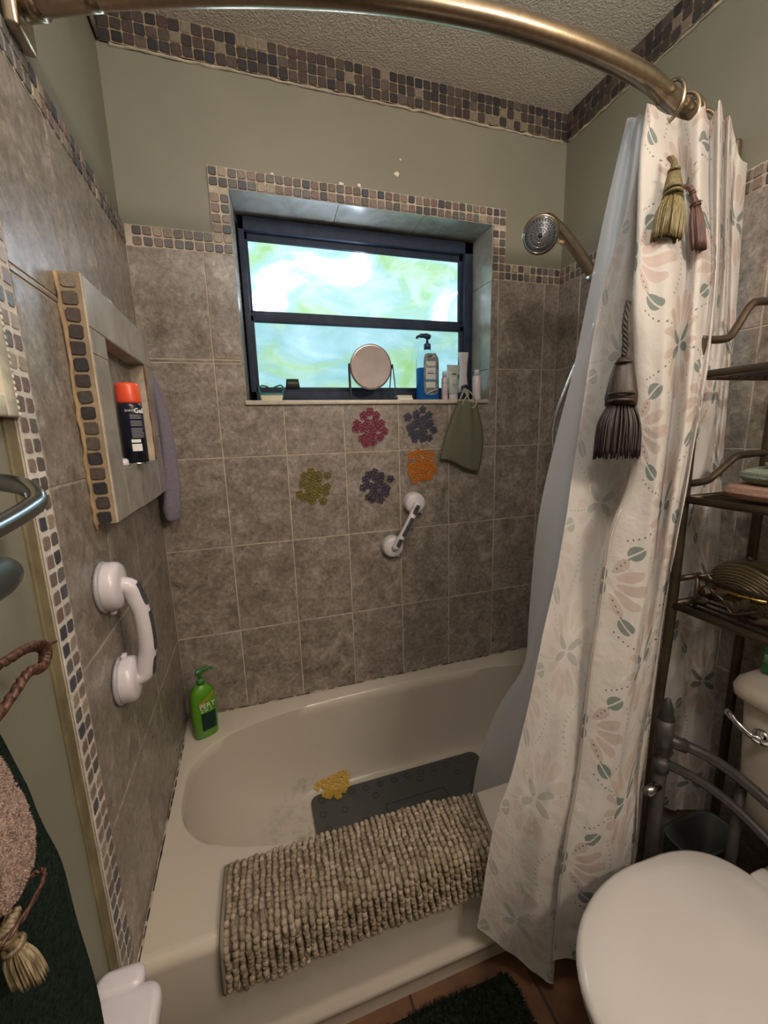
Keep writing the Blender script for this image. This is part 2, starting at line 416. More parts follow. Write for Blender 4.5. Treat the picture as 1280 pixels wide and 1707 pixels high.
# window surround with its side bands on the back wall
t = trim(1, box2((MX0, .0004, OZ1 + .0005), (MX1, .0022, MZ1)), M_GROUT)
n = 37; px = (MX1 - MX0) / n
stones(t, [(MX0 + px * (i + .5), OZ1 + P_ * (j + .5) + .001) for i in range(n) for j in range(2)], 'back', ST, ax_back)
t = trim(2, join(box2((0.002, .0004, MB), (OX0, .0022, MT)), box2((MX0, .0004, MT), (OX0, .0022, OZ1))), M_GROUT)
pts = [(MX0 - P_ * (i + .5), z) for i in range(9) for z in rows2(MB) if MX0 - P_ * (i + .5) > .01]
pts += [(x, MB + P_ * (j + .5)) for x in (MX0 + P_ * .5, MX0 + P_ * 1.5) for j in range(6)]
stones(t, pts, 'back', ST, ax_back)
t = trim(3, join(box2((OX1, .0004, MB), (XW - .002, .0022, MT)), box2((OX1, .0004, MT), (MX1, .0022, OZ1))), M_GROUT)
pts = [(MX1 + P_ * (i + .5), z) for i in range(9) for z in rows2(MB)]
pts += [(x, MB + P_ * (j + .5)) for x in (MX1 - P_ * .5, MX1 - P_ * 1.5) for j in range(6)]
stones(t, pts, 'back', ST, ax_back)
# left wall: level band and upright strip
t = trim(4, box2((-.0022, -STR1, MB), (-.0004, -.001, MT)), M_GROUT)
stones(t, [(P_ * (i + .5), z) for i in range(28) for z in rows2(MB)], 'left', ST, ax_left)
t = trim(5, box2((-.0022, -STR1, .03), (.0002, -STR0, MB)), mk_grout('chalky_grout', (.66, .61, .55)))
stones(t, [(a, .04 + P_ * (i + .5)) for i in range(67) for a in (STR0 + .0125, STR0 + .0375)], 'left', mset(M_STONE, .0212, off=40), ax_left, dep=-.0012)
t = trim(6, box2((XW + .0004, -2.2, MB), (XW + .0022, -.001, MT)), M_GROUT)
stones(t, [(P_ * (i + .5), z) for i in range(52) for z in rows2(MB)], 'right', ST, ax_right)
# dark band under the ceiling
t = trim(7, box2((.001, .0004, CMB), (XW - .001, .0022, ZC)), M_GROUT_D)
stones(t, [(.0143 + .0289 * i, CMB + .0285 * (j + .5)) for i in range(52) for j in range(3)], 'back', STD, ax_back)
t = trim(8, box2((XW + .0004, -2.2, CMB), (XW + .0022, -.001, ZC)), M_GROUT_D)
stones(t, [(.0143 + .0289 * i, CMB + .0285 * (j + .5)) for i in range(50) for j in range(3)], 'right', STD, ax_right)
t = trim(9, box2((-.0022, -.75, CMB), (-.0004, -.001, ZC)), M_GROUT_D)
stones(t, [(.0143 + .0289 * i, CMB + .0285 * (j + .5)) for i in range(26) for j in range(3)], 'left', STD, ax_left)
# ragged plaster edge under the dark bands, dried yellowish bead beside the strip
def bead(pts, r, mat=M_CAULK, amp=.5):
    out = []; n = len(pts)
    for i in range(n - 1):
        a, b = Vector(pts[i]), Vector(pts[i + 1]); k = max(2, int((b - a).length / .018))
        for q in range(k): out.append(a.lerp(b, q / k))
    out.append(Vector(pts[-1]))
    return tube([p + Vector([random.uniform(-amp, amp) * r for _ in range(3)]) for p in out], [r * random.uniform(.6, 1.2) for _ in out], 6)
t = trim(10, bead([(.02, .006, CMB - .002), (XW - .01, .006, CMB - .002)], .0038), M_CAULK)
t = trim(11, bead([(XW + .006, -.01, CMB - .002), (XW + .006, -2.0, CMB - .002)], .0038), M_CAULK)
M_OCHRE = plain('ochre_glue_band', (.165, .135, .070), .7, var=.25, nscale=18, bmp=.5, bscale=60, bdist=.003)
t = trim(12, box2((-.010, -.812, .02), (-.0045, -.786, MB), bev=.002), M_OCHRE)
# chipped paint spots above the window
for i, (x, z, r) in enumerate(((.832, 2.195, .009), (.640, 2.142, .008), (.70, 2.145, .006), (.845, 2.24, .004), (.425, 2.14, .006))):
    bm = bmesh.new(); vs = [bm.verts.new((x + r * random.uniform(.6, 1.3) * math.cos(k * PI / 5), .0085, z + r * random.uniform(.5, 1.0) * math.sin(k * PI / 5))) for k in range(10)]
    bm.faces.new(vs); rr = bmesh.ops.extrude_face_region(bm, geom=bm.faces[:]); bmesh.ops.translate(bm, verts=[v for v in rr['geom'] if isinstance(v, bmesh.types.BMVert)], vec=(0, -.0007, 0))
    obj('paint_chip', bm, plain('bare_plaster', (.75, .68, .55), .9), wall_back, smooth=False)

# ------------------------------------------------------------------ window
M_REVEAL = M_TILE
def mk_reveal():
    m, nt, b = new_mat('glazed_reveal_tile'); v = coords(nt, 'Object', True)
    c1 = ramp(nt, nz(nt, v, 9, 7, .65, .5), [(.35, (.22, .20, .175)), (.65, (.38, .35, .31))]); nt.links.new(c1, b.inputs['Base Color'])
    b.inputs['Roughness'].default_value = .22; b.inputs['Specular IOR Level'].default_value = .7; bump(nt, b, nz(nt, v, 50, 4), .1, .001); return m
M_REVEAL = mk_reveal()
GY = .150
JX0, JX1 = OX0 + .018, OX1 - .004
window = struct('window_1', box2((JX0 - .01, GY + .055, OZ0 + .01), (JX1 + .01, GY + .07, OZ1)), M_BLKFRAME)
# soffit tiles, jamb tiles (splayed left), sill slab
def quad_tile(a, b, c, d, th, mat, parent, name):
    a, b, c, d = map(Vector, (a, b, c, d)); nrm = (b - a).cross(d - a).normalized() * th
    bm = bmesh.new(); lo = [bm.verts.new(p - nrm) for p in (a, b, c, d)]; up = [bm.verts.new(p) for p in (a, b, c, d)]
    bm.faces.new(up); bm.faces.new(lo[::-1])
    for k in range(4): bm.faces.new((lo[k], lo[(k + 1) % 4], up[(k + 1) % 4], up[k]))
    bmesh.ops.recalc_face_normals(bm, faces=bm.faces[:]); return obj(name, bm, mat, parent, smooth=False)
sx = [OX0, .628, .928, OX1]
for a, b in zip(sx, sx[1:]):
    f = lambda x: JX0 + (x - OX0) * (JX1 - JX0) / (OX1 - OX0)
    quad_tile((a + .001, 0, OZ1), (b - .001, 0, OZ1), (f(b) - .001, .20, OZ1 - .004), (f(a) + .001, .20, OZ1 - .004), -.010, M_REVEAL, wall_back, 'soffit_tile')
for z0, z1 in ((OZ0, R0), (R0, 1.893), (1.893, OZ1)):
    quad_tile((OX0, 0, z0 + .001), (JX0, .20, z0 + .001), (JX0, .20, z1 - .001), (OX0, 0, z1 - .001), .010, M_REVEAL, wall_back, 'jamb_tile')
    quad_tile((OX1, 0, z0 + .001), (JX1, .20, z0 + .001), (JX1, .20, z1 - .001), (OX1, 0, z1 - .001), -.010, M_REVEAL, wall_back, 'jamb_tile')
obj('window_sill', box2((OX0 - .006, -.010, OZ0 - .014), (OX1 - .008, .20, OZ0 + .001), bev=.003), plain('cream_stone_sill', (.50, .44, .36), .3, var=.15, nscale=25), window)
FX0, FX1, FZ0, FZ1 = JX0, JX1, 1.470, 2.070
def bars(rects, y0, y1, bev=.002):
    bm = bmesh.new()
    for a, b, c, d in rects: add_box(bm, ((a + b) / 2, (y0 + y1) / 2, (c + d) / 2), (b - a, y1 - y0, d - c), bev=bev)
    return bm
obj('window_frame', bars([(FX0, FX0 + .020, FZ0, FZ1), (FX1 - .036, FX1, FZ0, FZ1), (FX0, FX1, 2.028, FZ1), (FX0, FX1, FZ0, 1.508)], GY - .02, GY + .055), M_BLKFRAME, window)
obj('upper_sash', bars([(FX0 + .017, FX0 + .030, 1.775, 2.034), (1.138, 1.160, 1.775, 2.034), (FX0 + .017, 1.16, 2.006, 2.034), (FX0 + .017, 1.16, 1.765, 1.783)], GY + .0, GY + .035), M_BLKFRAME, window)
obj('lower_sash', bars([(FX0 + .017, FX0 + .030, 1.50, 1.765), (1.138, 1.160, 1.50, 1.765), (FX0 + .017, 1.16, 1.744, 1.772), (FX0 + .017, 1.16, 1.50, 1.524)], GY - .010, GY + .025), M_BLKFRAME, window)
obj('window_latch', loft([sell(.458, GY - .012, 1.520, .026, .008, 4, 16), sell(.458, GY - .012, 1.552, .022, .008, 4, 16)]), M_DARK, window)
def mk_pane(name, seed, bright):
    m, nt, b = new_mat(name); v = coords(nt)
    mp = nt.nodes.new('ShaderNodeMapping'); mp.inputs['Location'].default_value = (seed, seed * .7, seed); mp.inputs['Scale'].default_value = (1.0, 1, 1.75); nt.links.new(v, mp.inputs[0]); v = mp.outputs[0]
    n1 = nz(nt, v, 3.1, 4, .45, 1.1)
    c = ramp(nt, n1, [(.28, (.26, .50, .18)), (.38, (.33, .60, .38)), (.45, (.33, .60, .62)), (.53, (.48, .76, .86)), (.575, (2.4, 2.9, 3.6)), (.66, (12, 14.5, 18))] if bright else
             [(.28, (.22, .44, .15)), (.39, (.25, .48, .32)), (.48, (.22, .46, .50)), (.62, (.30, .55, .64)), (.82, (.6, .85, .95))])
    n2 = ramp(nt, nz(nt, v, 7, 4, .55, 1.2), [(.46, (0, 0, 0)), (.62, (1, 1, 1))])
    c = mix(nt, mix(nt, 1.0, n2, (.30, .30, .30) if bright else (.12, .12, .12), 'MULTIPLY'), c, (.80, 1, 1.1))
    setp(b, (.02, .03, .03), .5); nt.links.new(c, b.inputs['Emission Color']); b.inputs['Emission Strength'].default_value = 1.0
    bump(nt, b, nz(nt, v, 60, 3), .4, .002); return m
obj('window_pane', box2((FX0 + .025, GY + .012, 1.778), (1.142, GY + .018, 2.012)), mk_pane('obscure_glass_lit_by_sky', 3.1, True), window, smooth=False)
obj('window_pane', box2((FX0 + .025, GY + .004, 1.52), (1.142, GY + .010, 1.75)), mk_pane('obscure_glass_lit_by_garden', 7.4, False), window, smooth=False)

# ------------------------------------------------------------------ bathtub
tub = thing('bathtub', 'white enamelled bathtub between the three tiled walls', 'bathtub', (.75, -.37, 0))
def tub_shell():
    seg = 96; bm = bmesh.new(); rings = []
    X0, X1, Y0, Y1 = .002, XW - .002, -.722, -.001
    cx, cy = .752, -.335
    top = sell(cx, cy, TUBZ, .722, .272, 3.0, seg); bot = sell(.86, -.325, .04, .50, .205, 3.4, seg)
    outer = []
    for p in top:
        d = Vector((p.x - cx, p.y - cy)); k = 1e9
        if d.x > 1e-6: k = min(k, (X1 - cx) / d.x)
        if d.x < -1e-6: k = min(k, (X0 - cx) / d.x)
        if d.y > 1e-6: k = min(k, (Y1 - cy) / d.y)
        if d.y < -1e-6: k = min(k, (Y0 - cy) / d.y)
        outer.append(Vector((cx + d.x * k, cy + d.y * k, TUBZ)))
    # put exact corners on the rectangle
    for cxn, cyn in ((X0, Y0), (X1, Y0), (X0, Y1), (X1, Y1)):
        i = min(range(seg), key=lambda q: (outer[q] - Vector((cxn, cyn, TUBZ))).length); outer[i] = Vector((cxn, cyn, TUBZ))
    rings.append(outer)
    rings.append([o.lerp(p, .90) for o, p in zip(outer, top)])
    rings.append([Vector((p.x, p.y, TUBZ - .003)) for p in top])
    N = 16
    for i in range(1, N + 1):
        a = i / N * PI / 2; s = (1 - math.cos(a)) ** 1.1; z = TUBZ - .004 - (TUBZ - .044) * math.sin(a) ** .95
        rings.append([Vector((p.x + (q.x - p.x) * (s * .90 + .10 * i / N), p.y + (q.y - p.y) * (s * .86 + .14 * i / N), z)) for p, q in zip(top, bot)])
    vr = [[bm.verts.new(p) for p in r] for r in rings]
    for a, b in zip(vr, vr[1:]):
        for k in range(seg): bm.faces.new((a[k], a[(k + 1) % seg], b[(k + 1) % seg], b[k]))
    c = bm.verts.new((.86, -.325, .039))
    for k in range(seg): bm.faces.new((vr[-1][k], vr[-1][(k + 1) % seg], c))
    return bm
obj('basin', tub_shell(), M_TUB, tub, auto=1.2)
prof = [(-.722 - .024 * math.sin(a), TUBZ - .024 + .024 * math.cos(a)) for a in [i * PI / 12 for i in range(7)]] + \
       [(-.744, .20), (-.742, .115), (-.746, .100), (-.756, .088), (-.7575, .078), (-.754, .066), (-.744, .058), (-.739, .03), (-.738, .0)]
bm = bmesh.new(); a_ = [bm.verts.new((.002, y, z)) for y, z in prof]; b_ = [bm.verts.new((XW - .002, y, z)) for y, z in prof]
for k in range(len(prof) - 1): bm.faces.new((a_[k], a_[k + 1], b_[k + 1], b_[k]))
obj('apron', bm, M_TUB, tub)
obj('drain', lathe([(.0, .0405), (.024, .0405), (.026, .042), (.020, .0435), (.012, .041), (0, .041)], 20, ((1.23, -.32, 0), (0, 0, 1))), M_CHROME, tub)
# caulk with mould between tub and tile
def mould_run(p, q, n, side):
    bm = bmesh.new(); p, q = Vector(p), Vector(q)
    for i in range(n):
        t0 = (i + random.uniform(0, .25)) / n
        if random.random() < .2: continue
        L_ = random.uniform(.5, 1.15) / n; a = p.lerp(q, t0); b = p.lerp(q, min(1, t0 + L_)); m_ = (a + b) / 2 + Vector((0, 0, random.uniform(-.002, .002)))
        add_tube(bm, [a, m_, b], [.0012, random.uniform(.0010, .0024), .0012], 6)
    return bm
trim(13, bead([(.004, -.003, TUBZ + .001), (XW - .01, -.003, TUBZ + .001)], .0035), M_CAULK)
trim(14, bead([(.003, -.004, TUBZ + .001), (.003, -.74, TUBZ + .001)], .0035), M_CAULK)
obj('mould_line', mould_run((.03, -.0045, TUBZ + .004), (1.46, -.0045, TUBZ + .004), 42, 0), M_MOLD, wall_back, kind='stuff')
obj('mould_line', mould_run((.0045, -.10, TUBZ + .004), (.0045, -.742, TUBZ + .004), 18, 0), M_MOLD, wall_left, kind='stuff')

# tub mat
def mk_mat():
    m, nt, b = new_mat('charcoal_rubber_mat'); v = coords(nt)
    vo = nt.nodes.new('ShaderNodeTexVoronoi'); vo.inputs['Scale'].default_value = 150; vo.inputs['Randomness'].default_value = 0.0; nt.links.new(v, vo.inputs['Vector'])
    c = ramp(nt, vo.outputs['Distance'], [(.15, (.030, .033, .032)), (.5, (.066, .070, .066))]); nt.links.new(c, b.inputs['Base Color'])
    b.inputs['Roughness'].default_value = .5; bump(nt, b, ramp(nt, vo.outputs['Distance'], [(.2, (0, 0, 0)), (.45, (1, 1, 1))]), .8, .002); return m
M_MAT = mk_mat()
bmat = thing('bath_mat', 'charcoal rubber non-slip mat lying on the tub floor', 'bath mat', (.73, -.32, .05))
out = []
for (x, y), (sx, sy) in (((1.065, -.135), (-1, -1)), ((.392, -.135), (1, -1)), ((.392, -.52), (1, 1)), ((1.065, -.52), (-1, 1))):
    pass
def rrect(x0, x1, y0, y1, r, z, n=6):
    pts = []
    for cx, cy, a0 in ((x1 - r, y1 - r, 0), (x0 + r, y1 - r, PI / 2), (x0 + r, y0 + r, PI), (x1 - r, y0 + r, 3 * PI / 2)):
        for k in range(n + 1): a = a0 + k / n * PI / 2; pts.append(Vector((cx + r * math.cos(a), cy + r * math.sin(a), z)))
    return pts
MZ = .047
obj('mat_sheet', loft([rrect(.392, 1.068, -.50, -.142, .03, MZ), rrect(.392, 1.068, -.50, -.142, .03, MZ + .005), rrect(.394, 1.066, -.498, -.144, .03, MZ + .006)]), M_MAT, bmat, auto=.6)
cups = [(.43 + i * .055, -.172) for i in range(12)] + [(.425, -.23), (.432, -.29), (.438, -.345), (.425, -.41), (.50, -.235), (.56, -.30), (.62, -.215), (.80, -.20), (.95, -.22), (.98, -.29), (1.03, -.24), (1.03, -.33), (1.03, -.42)]
for x, y in cups:
    bm = bmesh.new(); add_tube(bm, [(x + .011 * math.cos(k * PI / 8), y + .011 * math.sin(k * PI / 8), MZ + .006) for k in range(16)], .0014, 6, closed=True, up=(0, 0, 1))
    obj('suction_cup', bm, M_DARK, bmat)
obj('panel_outline', tube([(.64, -.46, MZ + .0062), (.64, -.265, MZ + .0062), (.87, -.265, MZ + .0062), (.87, -.46, MZ + .0062)], .0016, 4, closed=True), M_DARK, bmat)

# ------------------------------------------------------------------ flower appliques
def mk_gel(name, col, tr=.48):
    m, nt, b = new_mat(name); setp(b, col, .35)
    t = nt.nodes.new('ShaderNodeBsdfTransparent'); t.inputs[0].default_value = (*[min(1, .35 + c) for c in col], 1); mx = nt.nodes.new('ShaderNodeMixShader'); mx.inputs[0].default_value = tr
    nt.links.new(b.outputs[0], mx.inputs[1]); nt.links.new(t.outputs[0], mx.inputs[2]); nt.links.new(mx.outputs[0], nt.nodes['Material Output'].inputs[0]); return m
def applique(name, label, c, mat, seed, ax, sx=.064, sz=.066, clip=None, tilt=0.3):
    rnd = random.Random(seed); th = thing(name, label, 'bath sticker', ax(c[0], c[1], .0), group=None)
    cen = [(0, 0)]
    for ring, n, R_ in ((1, 6, .46), (2, 11, .88)):
        for k in range(n):
            a = 2 * PI * k / n + rnd.uniform(-.14, .14) + seed; r = R_ * rnd.uniform(.9, 1.08) * (1 + .12 * math.cos(4 * a + seed))
            cen.append((r * sx * math.cos(a), r * sz * math.sin(a)))
    for x, z in cen:
        if clip and not clip(x, z): continue
        bm = bmesh.new(); ph = rnd.uniform(0, PI); fr = .0165 * rnd.uniform(.92, 1.1)
        for p in range(5):
            a = ph + p * 2 * PI / 5; px, pz = x + fr * .56 * math.cos(a), z + fr * .56 * math.sin(a); pr = fr * .40
            ring = [(px + pr * math.cos(2 * PI * k / 10), pz + pr * math.sin(2 * PI * k / 10)) for k in range(10)]
            vs = [[bm.verts.new(ax(c[0] + px + (u - px) * s, c[1] + pz + (v - pz) * s, d)) for u, v in ring] for s, d in ((1.05, .0006), (1.0, .0024), (.72, .0022), (.45, .0011))]
            for A, B in zip(vs, vs[1:]):
                for k in range(10): bm.faces.new((A[k], A[(k + 1) % 10], B[(k + 1) % 10], B[k]))
            bm.faces.new(vs[-1])
        ring = [[bm.verts.new(ax(c[0] + x + r * math.cos(2 * PI * k / 8), c[1] + z + r * math.sin(2 * PI * k / 8), d)) for k in range(8)] for r, d in ((.0042, .0006), (.0034, .003), (.001, .0034))]
        for A, B in zip(ring, ring[1:]):
            for k in range(8): bm.faces.new((A[k], A[(k + 1) % 8], B[(k + 1) % 8], B[k]))
        bm.faces.new(ring[-1]); bmesh.ops.recalc_face_normals(bm, faces=bm.faces[:])
        obj('flower', bm, mat, th)
    return th
G_PINK = mk_gel('magenta_gel', (.27, .045, .09)); G_BLUE = mk_gel('slate_gel', (.085, .085, .12)); G_PLUM = mk_gel('plum_gel', (.085, .065, .10))
G_OLIVE = mk_gel('olive_gel', (.22, .18, .035)); G_ORANGE = mk_gel('orange_gel', (.50, .155, .012), .25); G_YEL = mk_gel('amber_gel', (.55, .34, .05), .2)
applique('flower_sticker', 'magenta flower cluster sticker on the tile under the mirror', (.708, 1.368), G_PINK, 1, ax_back, .058, .060)
applique('flower_sticker', 'slate blue flower cluster sticker under the sill, left of the olive bag', (.905, 1.372), G_BLUE, 2, ax_back, .056, .062)
applique('flower_sticker', 'orange flower cluster sticker above the short wall grab bar', (.908, 1.222), G_ORANGE, 3, ax_back, .058, .058)
applique('flower_sticker', 'olive green flower cluster sticker, leftmost on the back wall', (.495, 1.170), G_OLIVE, 4, ax_back, .056, .060)
applique('flower_sticker', 'dark plum flower cluster sticker below the magenta one', (.724, 1.158), G_PLUM, 5, ax_back, .057, .060)
applique('flower_sticker', 'amber yellow flower cluster sticker on the tub floor by the charcoal mat', (.480, -.128), G_YEL, 6, lambda a, b, d: Vector((a, b, .0545 + d + max(0, (b + .150) * .55))), .056, .050)

# ------------------------------------------------------------------ chenille rug over the rim
rug = thing('chenille_rug', 'taupe chenille bath rug draped over the tub rim', 'bath rug', (.45, -.69, .38))
rp = [(-.600, .340), (-.600, .362), (-.607, .380), (-.622, .3835), (-.66, .3845), (-.70, .3845), (-.722, .3835), (-.738, .378), (-.750, .366), (-.7545, .350), (-.755, .30), (-.755, .262)]
RP = smooth_path([(0, y, z) for y, z in rp], 4)
cum = [0]
for a, b in zip(RP, RP[1:]): cum.append(cum[-1] + (b - a).length)
def rug_pt(s):
    s = max(0, min(cum[-1] - 1e-6, s)); i = max(k for k in range(len(cum)) if cum[k] <= s); i = min(i, len(RP) - 2)
    t = (s - cum[i]) / (cum[i + 1] - cum[i]); p = RP[i].lerp(RP[i + 1], t); d = (RP[i + 1] - RP[i]).normalized(); return p, Vector((0, d.z, -d.y))
def rug_s(u, s): s0 = .058 * max(0, (u - .25) / .75); return s0 + s * (1 - s0 / cum[-1])
def rug_x(u, s): return .160 + u * (.628 - .018 * math.sin(s / cum[-1] * PI)) - .008 * (s / cum[-1])
def rug_end(u): return cum[-1] - .004 + .004 * math.sin(u * 9)
bm = bmesh.new(); gr = []
for i in range(len(RP)):
    gr.append([bm.verts.new((rug_x(j / 20, cum[i]), *rug_pt(rug_s(j / 20, cum[i]))[0][1:])) for j in range(21)])
for i in range(len(RP) - 1):
    for j in range(20): bm.faces.new((gr[i][j], gr[i][j + 1], gr[i + 1][j + 1], gr[i + 1][j]))
M_RUGB = plain('rug_backing', (.20, .165, .125), .9, bmp=.6, bscale=400)
ob = obj('rug_backing', bm, M_RUGB, rug)
sol = ob.modifiers.new('thick', 'SOLIDIFY'); sol.thickness = .006; sol.offset = 1
for u in (0, 1):
    obj('hem', tube([Vector((rug_x(u, cum[i]) + (-.002 if u == 0 else .002), *rug_pt(rug_s(u, cum[i]))[0][1:])) + rug_pt(rug_s(u, cum[i]))[1] * .004 for i in range(len(RP))], .0052, 7), M_RUGB, rug)
def mk_chen():
    m, nt, b = new_mat('taupe_chenille'); v = coords(nt)
    at = nt.nodes.new('ShaderNodeAttribute'); at.attribute_name = 'tint'
    c = ramp(nt, at.outputs['Fac'], [(0, (.19, .145, .088)), (.5, (.33, .262, .19)), (1, (.47, .39, .31))])
    c = mix(nt, .7, c, ramp(nt, nz(nt, v, 260, 3, .6), [(.3, (.55, .55, .55)), (.7, (1.25, 1.25, 1.25))]), 'MULTIPLY')
    nt.links.new(c, b.inputs['Base Color']); b.inputs['Roughness'].default_value = .95; b.inputs['Specular IOR Level'].default_value = .15
    bump(nt, b, nz(nt, v, 500, 3), .8, .002); return m
# unit nub
ub = bmesh.new(); bmesh.ops.create_icosphere(ub, subdivisions=2, radius=1.0)
UV_ = [v.co.copy() for v in ub.verts]; UF = [[v.index for v in f.verts] for f in ub.faces]; ub.free()
ub = bmesh.new(); bmesh.ops.create_icosphere(ub, subdivisions=1, radius=1.0)
UV1 = [v.co.copy() for v in ub.verts]; UF1 = [[v.index for v in f.verts] for f in ub.faces]; ub.free()
def add_blob(V, F, T, c, ax3, r, tint, hi=True):
    X, Y, Z = ax3; n0 = len(V)
    for p in (UV_ if hi else UV1): V.append(c + X * p.x * r[0] + Y * p.y * r[1] + Z * p.z * r[2]); T.append(tint)
    for f in (UF if hi else UF1): F.append([i + n0 for i in f])
V, F, T = [], [], []
ncol, step = 44, .0098
for j in range(ncol):
    u = (j + .5) / ncol; s = rug_s(u, .002 + random.uniform(0, .004))
    while s < rug_end(u):
        p, nr = rug_pt(s); wob = math.sin(s * 60 + j * 1.7) * .0013; x = rug_x(u, s) + wob + random.uniform(-.0016, .0016)
        lowf = s / cum[-1]; sag = 1.0 + (.35 if lowf > .55 else 0)
        tan = Vector((0, nr.z, -nr.y)) * -1
        c = Vector((x, p.y, p.z)) + nr * random.uniform(.003, .0065)
        if lowf > .55: c += Vector((0, -.001, -.003))
        add_blob(V, F, T, c, (Vector((1, 0, 0)), tan, nr), (.0064 * random.uniform(.9, 1.15), .0064 * random.uniform(.85, 1.25) * sag, .0072 * random.uniform(.85, 1.25)), min(1, max(0, random.gauss(.55 - .15 * lowf, .2))), True)
        s += step * random.uniform(.9, 1.15) * (1.12 if lowf > .6 else 1)
me = bpy.data.meshes.new('chenille_loops'); inv = BASE[rug.name]; me.from_pydata([inv @ v for v in V], [], F)
at = me.attributes.new('tint', 'FLOAT', 'POINT'); at.data.foreach_set('value', T)
for p in me.polygons: p.use_smooth = True
me.materials.append(mk_chen()); ch = link(bpy.data.objects.new('chenille_loops', me)); ch.parent = rug; ch['kind'] = 'stuff'

# ------------------------------------------------------------------ niche box on the left wall
NY0, NY1, NZ0, NZ1, ND = .086, .580, 1.200, 1.634, .040
HY0, HY1, HZ0, HZ1 = .170, .495, 1.294, 1.548
niche = thing('niche_box', 'tiled soap niche box standing proud of the left wall', 'shower niche', (.0, -.333, NZ0))
M_NT = mk_reveal(); M_NT.name = 'pale_niche_tile'
def fr(a0, a1, b0, b1, nm='niche_tile'): obj(nm, poly_prism([(a0 + .001, b0 + .001), (a1 - .001, b0 + .001), (a1 - .001, b1 - .001), (a0 + .001, b1 - .001)], .030, ND, ax_left), M_NT, niche, smooth=False)
fr(HY0 + .115, NY1, HZ1, NZ1); fr(NY0, HY0 + .115, HZ1, NZ1)
fr(HY1, NY1, 1.504, HZ1); fr(HY1, NY1, NZ0, 1.504)
fr(NY0, HY0, HZ0 + .066, HZ1); fr(NY0, HY0, NZ0, HZ0 + .066)
fr(.376, HY1, NZ0, HZ0); fr(HY0, .376, NZ0 - .003, HZ0)
bm = bmesh.new()
for a0, a1, b0, b1 in ((NY0, HY0, NZ0, NZ1), (HY1, NY1, NZ0, NZ1), (HY0, HY1, HZ1, NZ1), (HY0, HY1, NZ0, HZ0)):
    add_box(bm, (.0195, -(a0 + a1) / 2, (b0 + b1) / 2), (.038, a1 - a0, b1 - b0))
obj('niche_core', bm, M_GROUT, niche, smooth=False)
obj('niche_back', box2((.0005, -HY1, HZ0), (.003, -HY0, HZ1)), M_TILE, niche, smooth=False)
obj('niche_floor', box2((.001, -HY1, HZ0 - .002), (.041, -HY0, HZ0 + .003)), M_NT, niche, smooth=False)
bm = box2((.0005, -NY1 - .003, NZ0), (.036, -NY1 + .0005, NZ1)); obj('niche_side', bm, M_GROUT_D, niche, smooth=False)
big = mset(M_STONE_D, .0225, 5, 60); inv = BASE[niche.name]
for i in range(16):
    o = link(bpy.data.objects.new('mosaic_stone', random.choice(big))); o.parent = niche
    o.location = inv @ Vector((.019 + random.uniform(-.001, .001), -NY1 - .003, NZ1 - .014 - i * .0272)); o.rotation_euler = (ROT['near'] @ Matrix.Rotation(random.uniform(-.08, .08), 4, 'Z')).to_euler()
obj('grout_bead', bead([(.004, -NY1 - .005, NZ0 - .01), (.004, -NY1 - .005, NZ1 + .0)], .004), plain('stained_grout', (.30, .205, .11), .8, var=.3, nscale=20), niche)
obj('grout_bead', bead([(.040, -HY0 - .003, HZ0 + .004), (.040, -HY0 - .003, HZ1)], .0022), plain('rusty_sealant', (.26, .11, .05), .7, var=.5, nscale=60), niche)
# things on and in the niche
NZT = NZ1 + .0005
s = obj('soap_sliver', loft([sell(.018, -.455, NZT + h, .012 * k, .028 * k, 2.4, 18) for h, k in ((0, .85), (.004, 1), (.009, .8), (.010, .4))]), plain('old_soap', (.62, .55, .42), .4), None); tag(s, 'cream soap sliver on top of the tiled niche box', 'soap')
s = obj('soap_chunk', loft([sell(.022, -.372, NZT + h, .010 * k, .013 * k, 2.6, 14) for h, k in ((0, .8), (.006, 1), (.013, .8), (.016, .3))]), plain('mint_soap', (.34, .55, .44), .3), None); tag(s, 'small mint green soap chunk on top of the niche box', 'soap')
can = thing('shaving_gel_can', 'black shaving gel can with an orange cap inside the niche', 'can', (.0385, -.378, HZ0 + .0035))
cx, cy, z0 = .0385, -.378, HZ0 + .0035; cr = .0250
M_CAN = plain('black_can_lacquer', (.012, .014, .03), .25, var=.1); M_ORG = plain('orange_cap_plastic', (.78, .085, .03), .35, var=.05)
def lz(prof, c=(cx, cy, z0), seg=32, flat=1.0): return lathe(prof, seg, (c, (0, 0, 1)), flat)
obj('can_rim', lz([(.0, 0), (.024, 0), (.0249, .002), (.024, .005), (0, .005)]), M_CHROME, can)
obj('can_body', lz([(0, .004), (cr, .005), (cr, .128), (.024, .136), (0, .137)]), M_CAN, can)
obj('cap', lz([(0, .134), (.0243, .135), (.0249, .140), (.0243, .172), (.0225, .1775), (.018, .179), (0, .179)]), M_ORG, can)
def on_can(ang, z, c=(cx, cy, z0), r=cr):  # ang about z, 0 = +x, towards the camera is negative y
    return Vector((c[0] + (r + .0003) * math.cos(ang), c[1] + (r + .0003) * math.sin(ang), c[2] + z)), Vector((-math.sin(ang), math.cos(ang), 0))
A_ = -PI / 2 + .72
p, xd = on_can(A_ + .18, .118); text_part('printed_text', 'Gel', .015, M_WHITE, can, p, xd, (0, 0, 1), bold=.0004)
p, xd = on_can(A_ - .55, .1185); text_part('printed_text', 'SHAVE', .0065, M_WHITE, can, p, xd, (0, 0, 1))
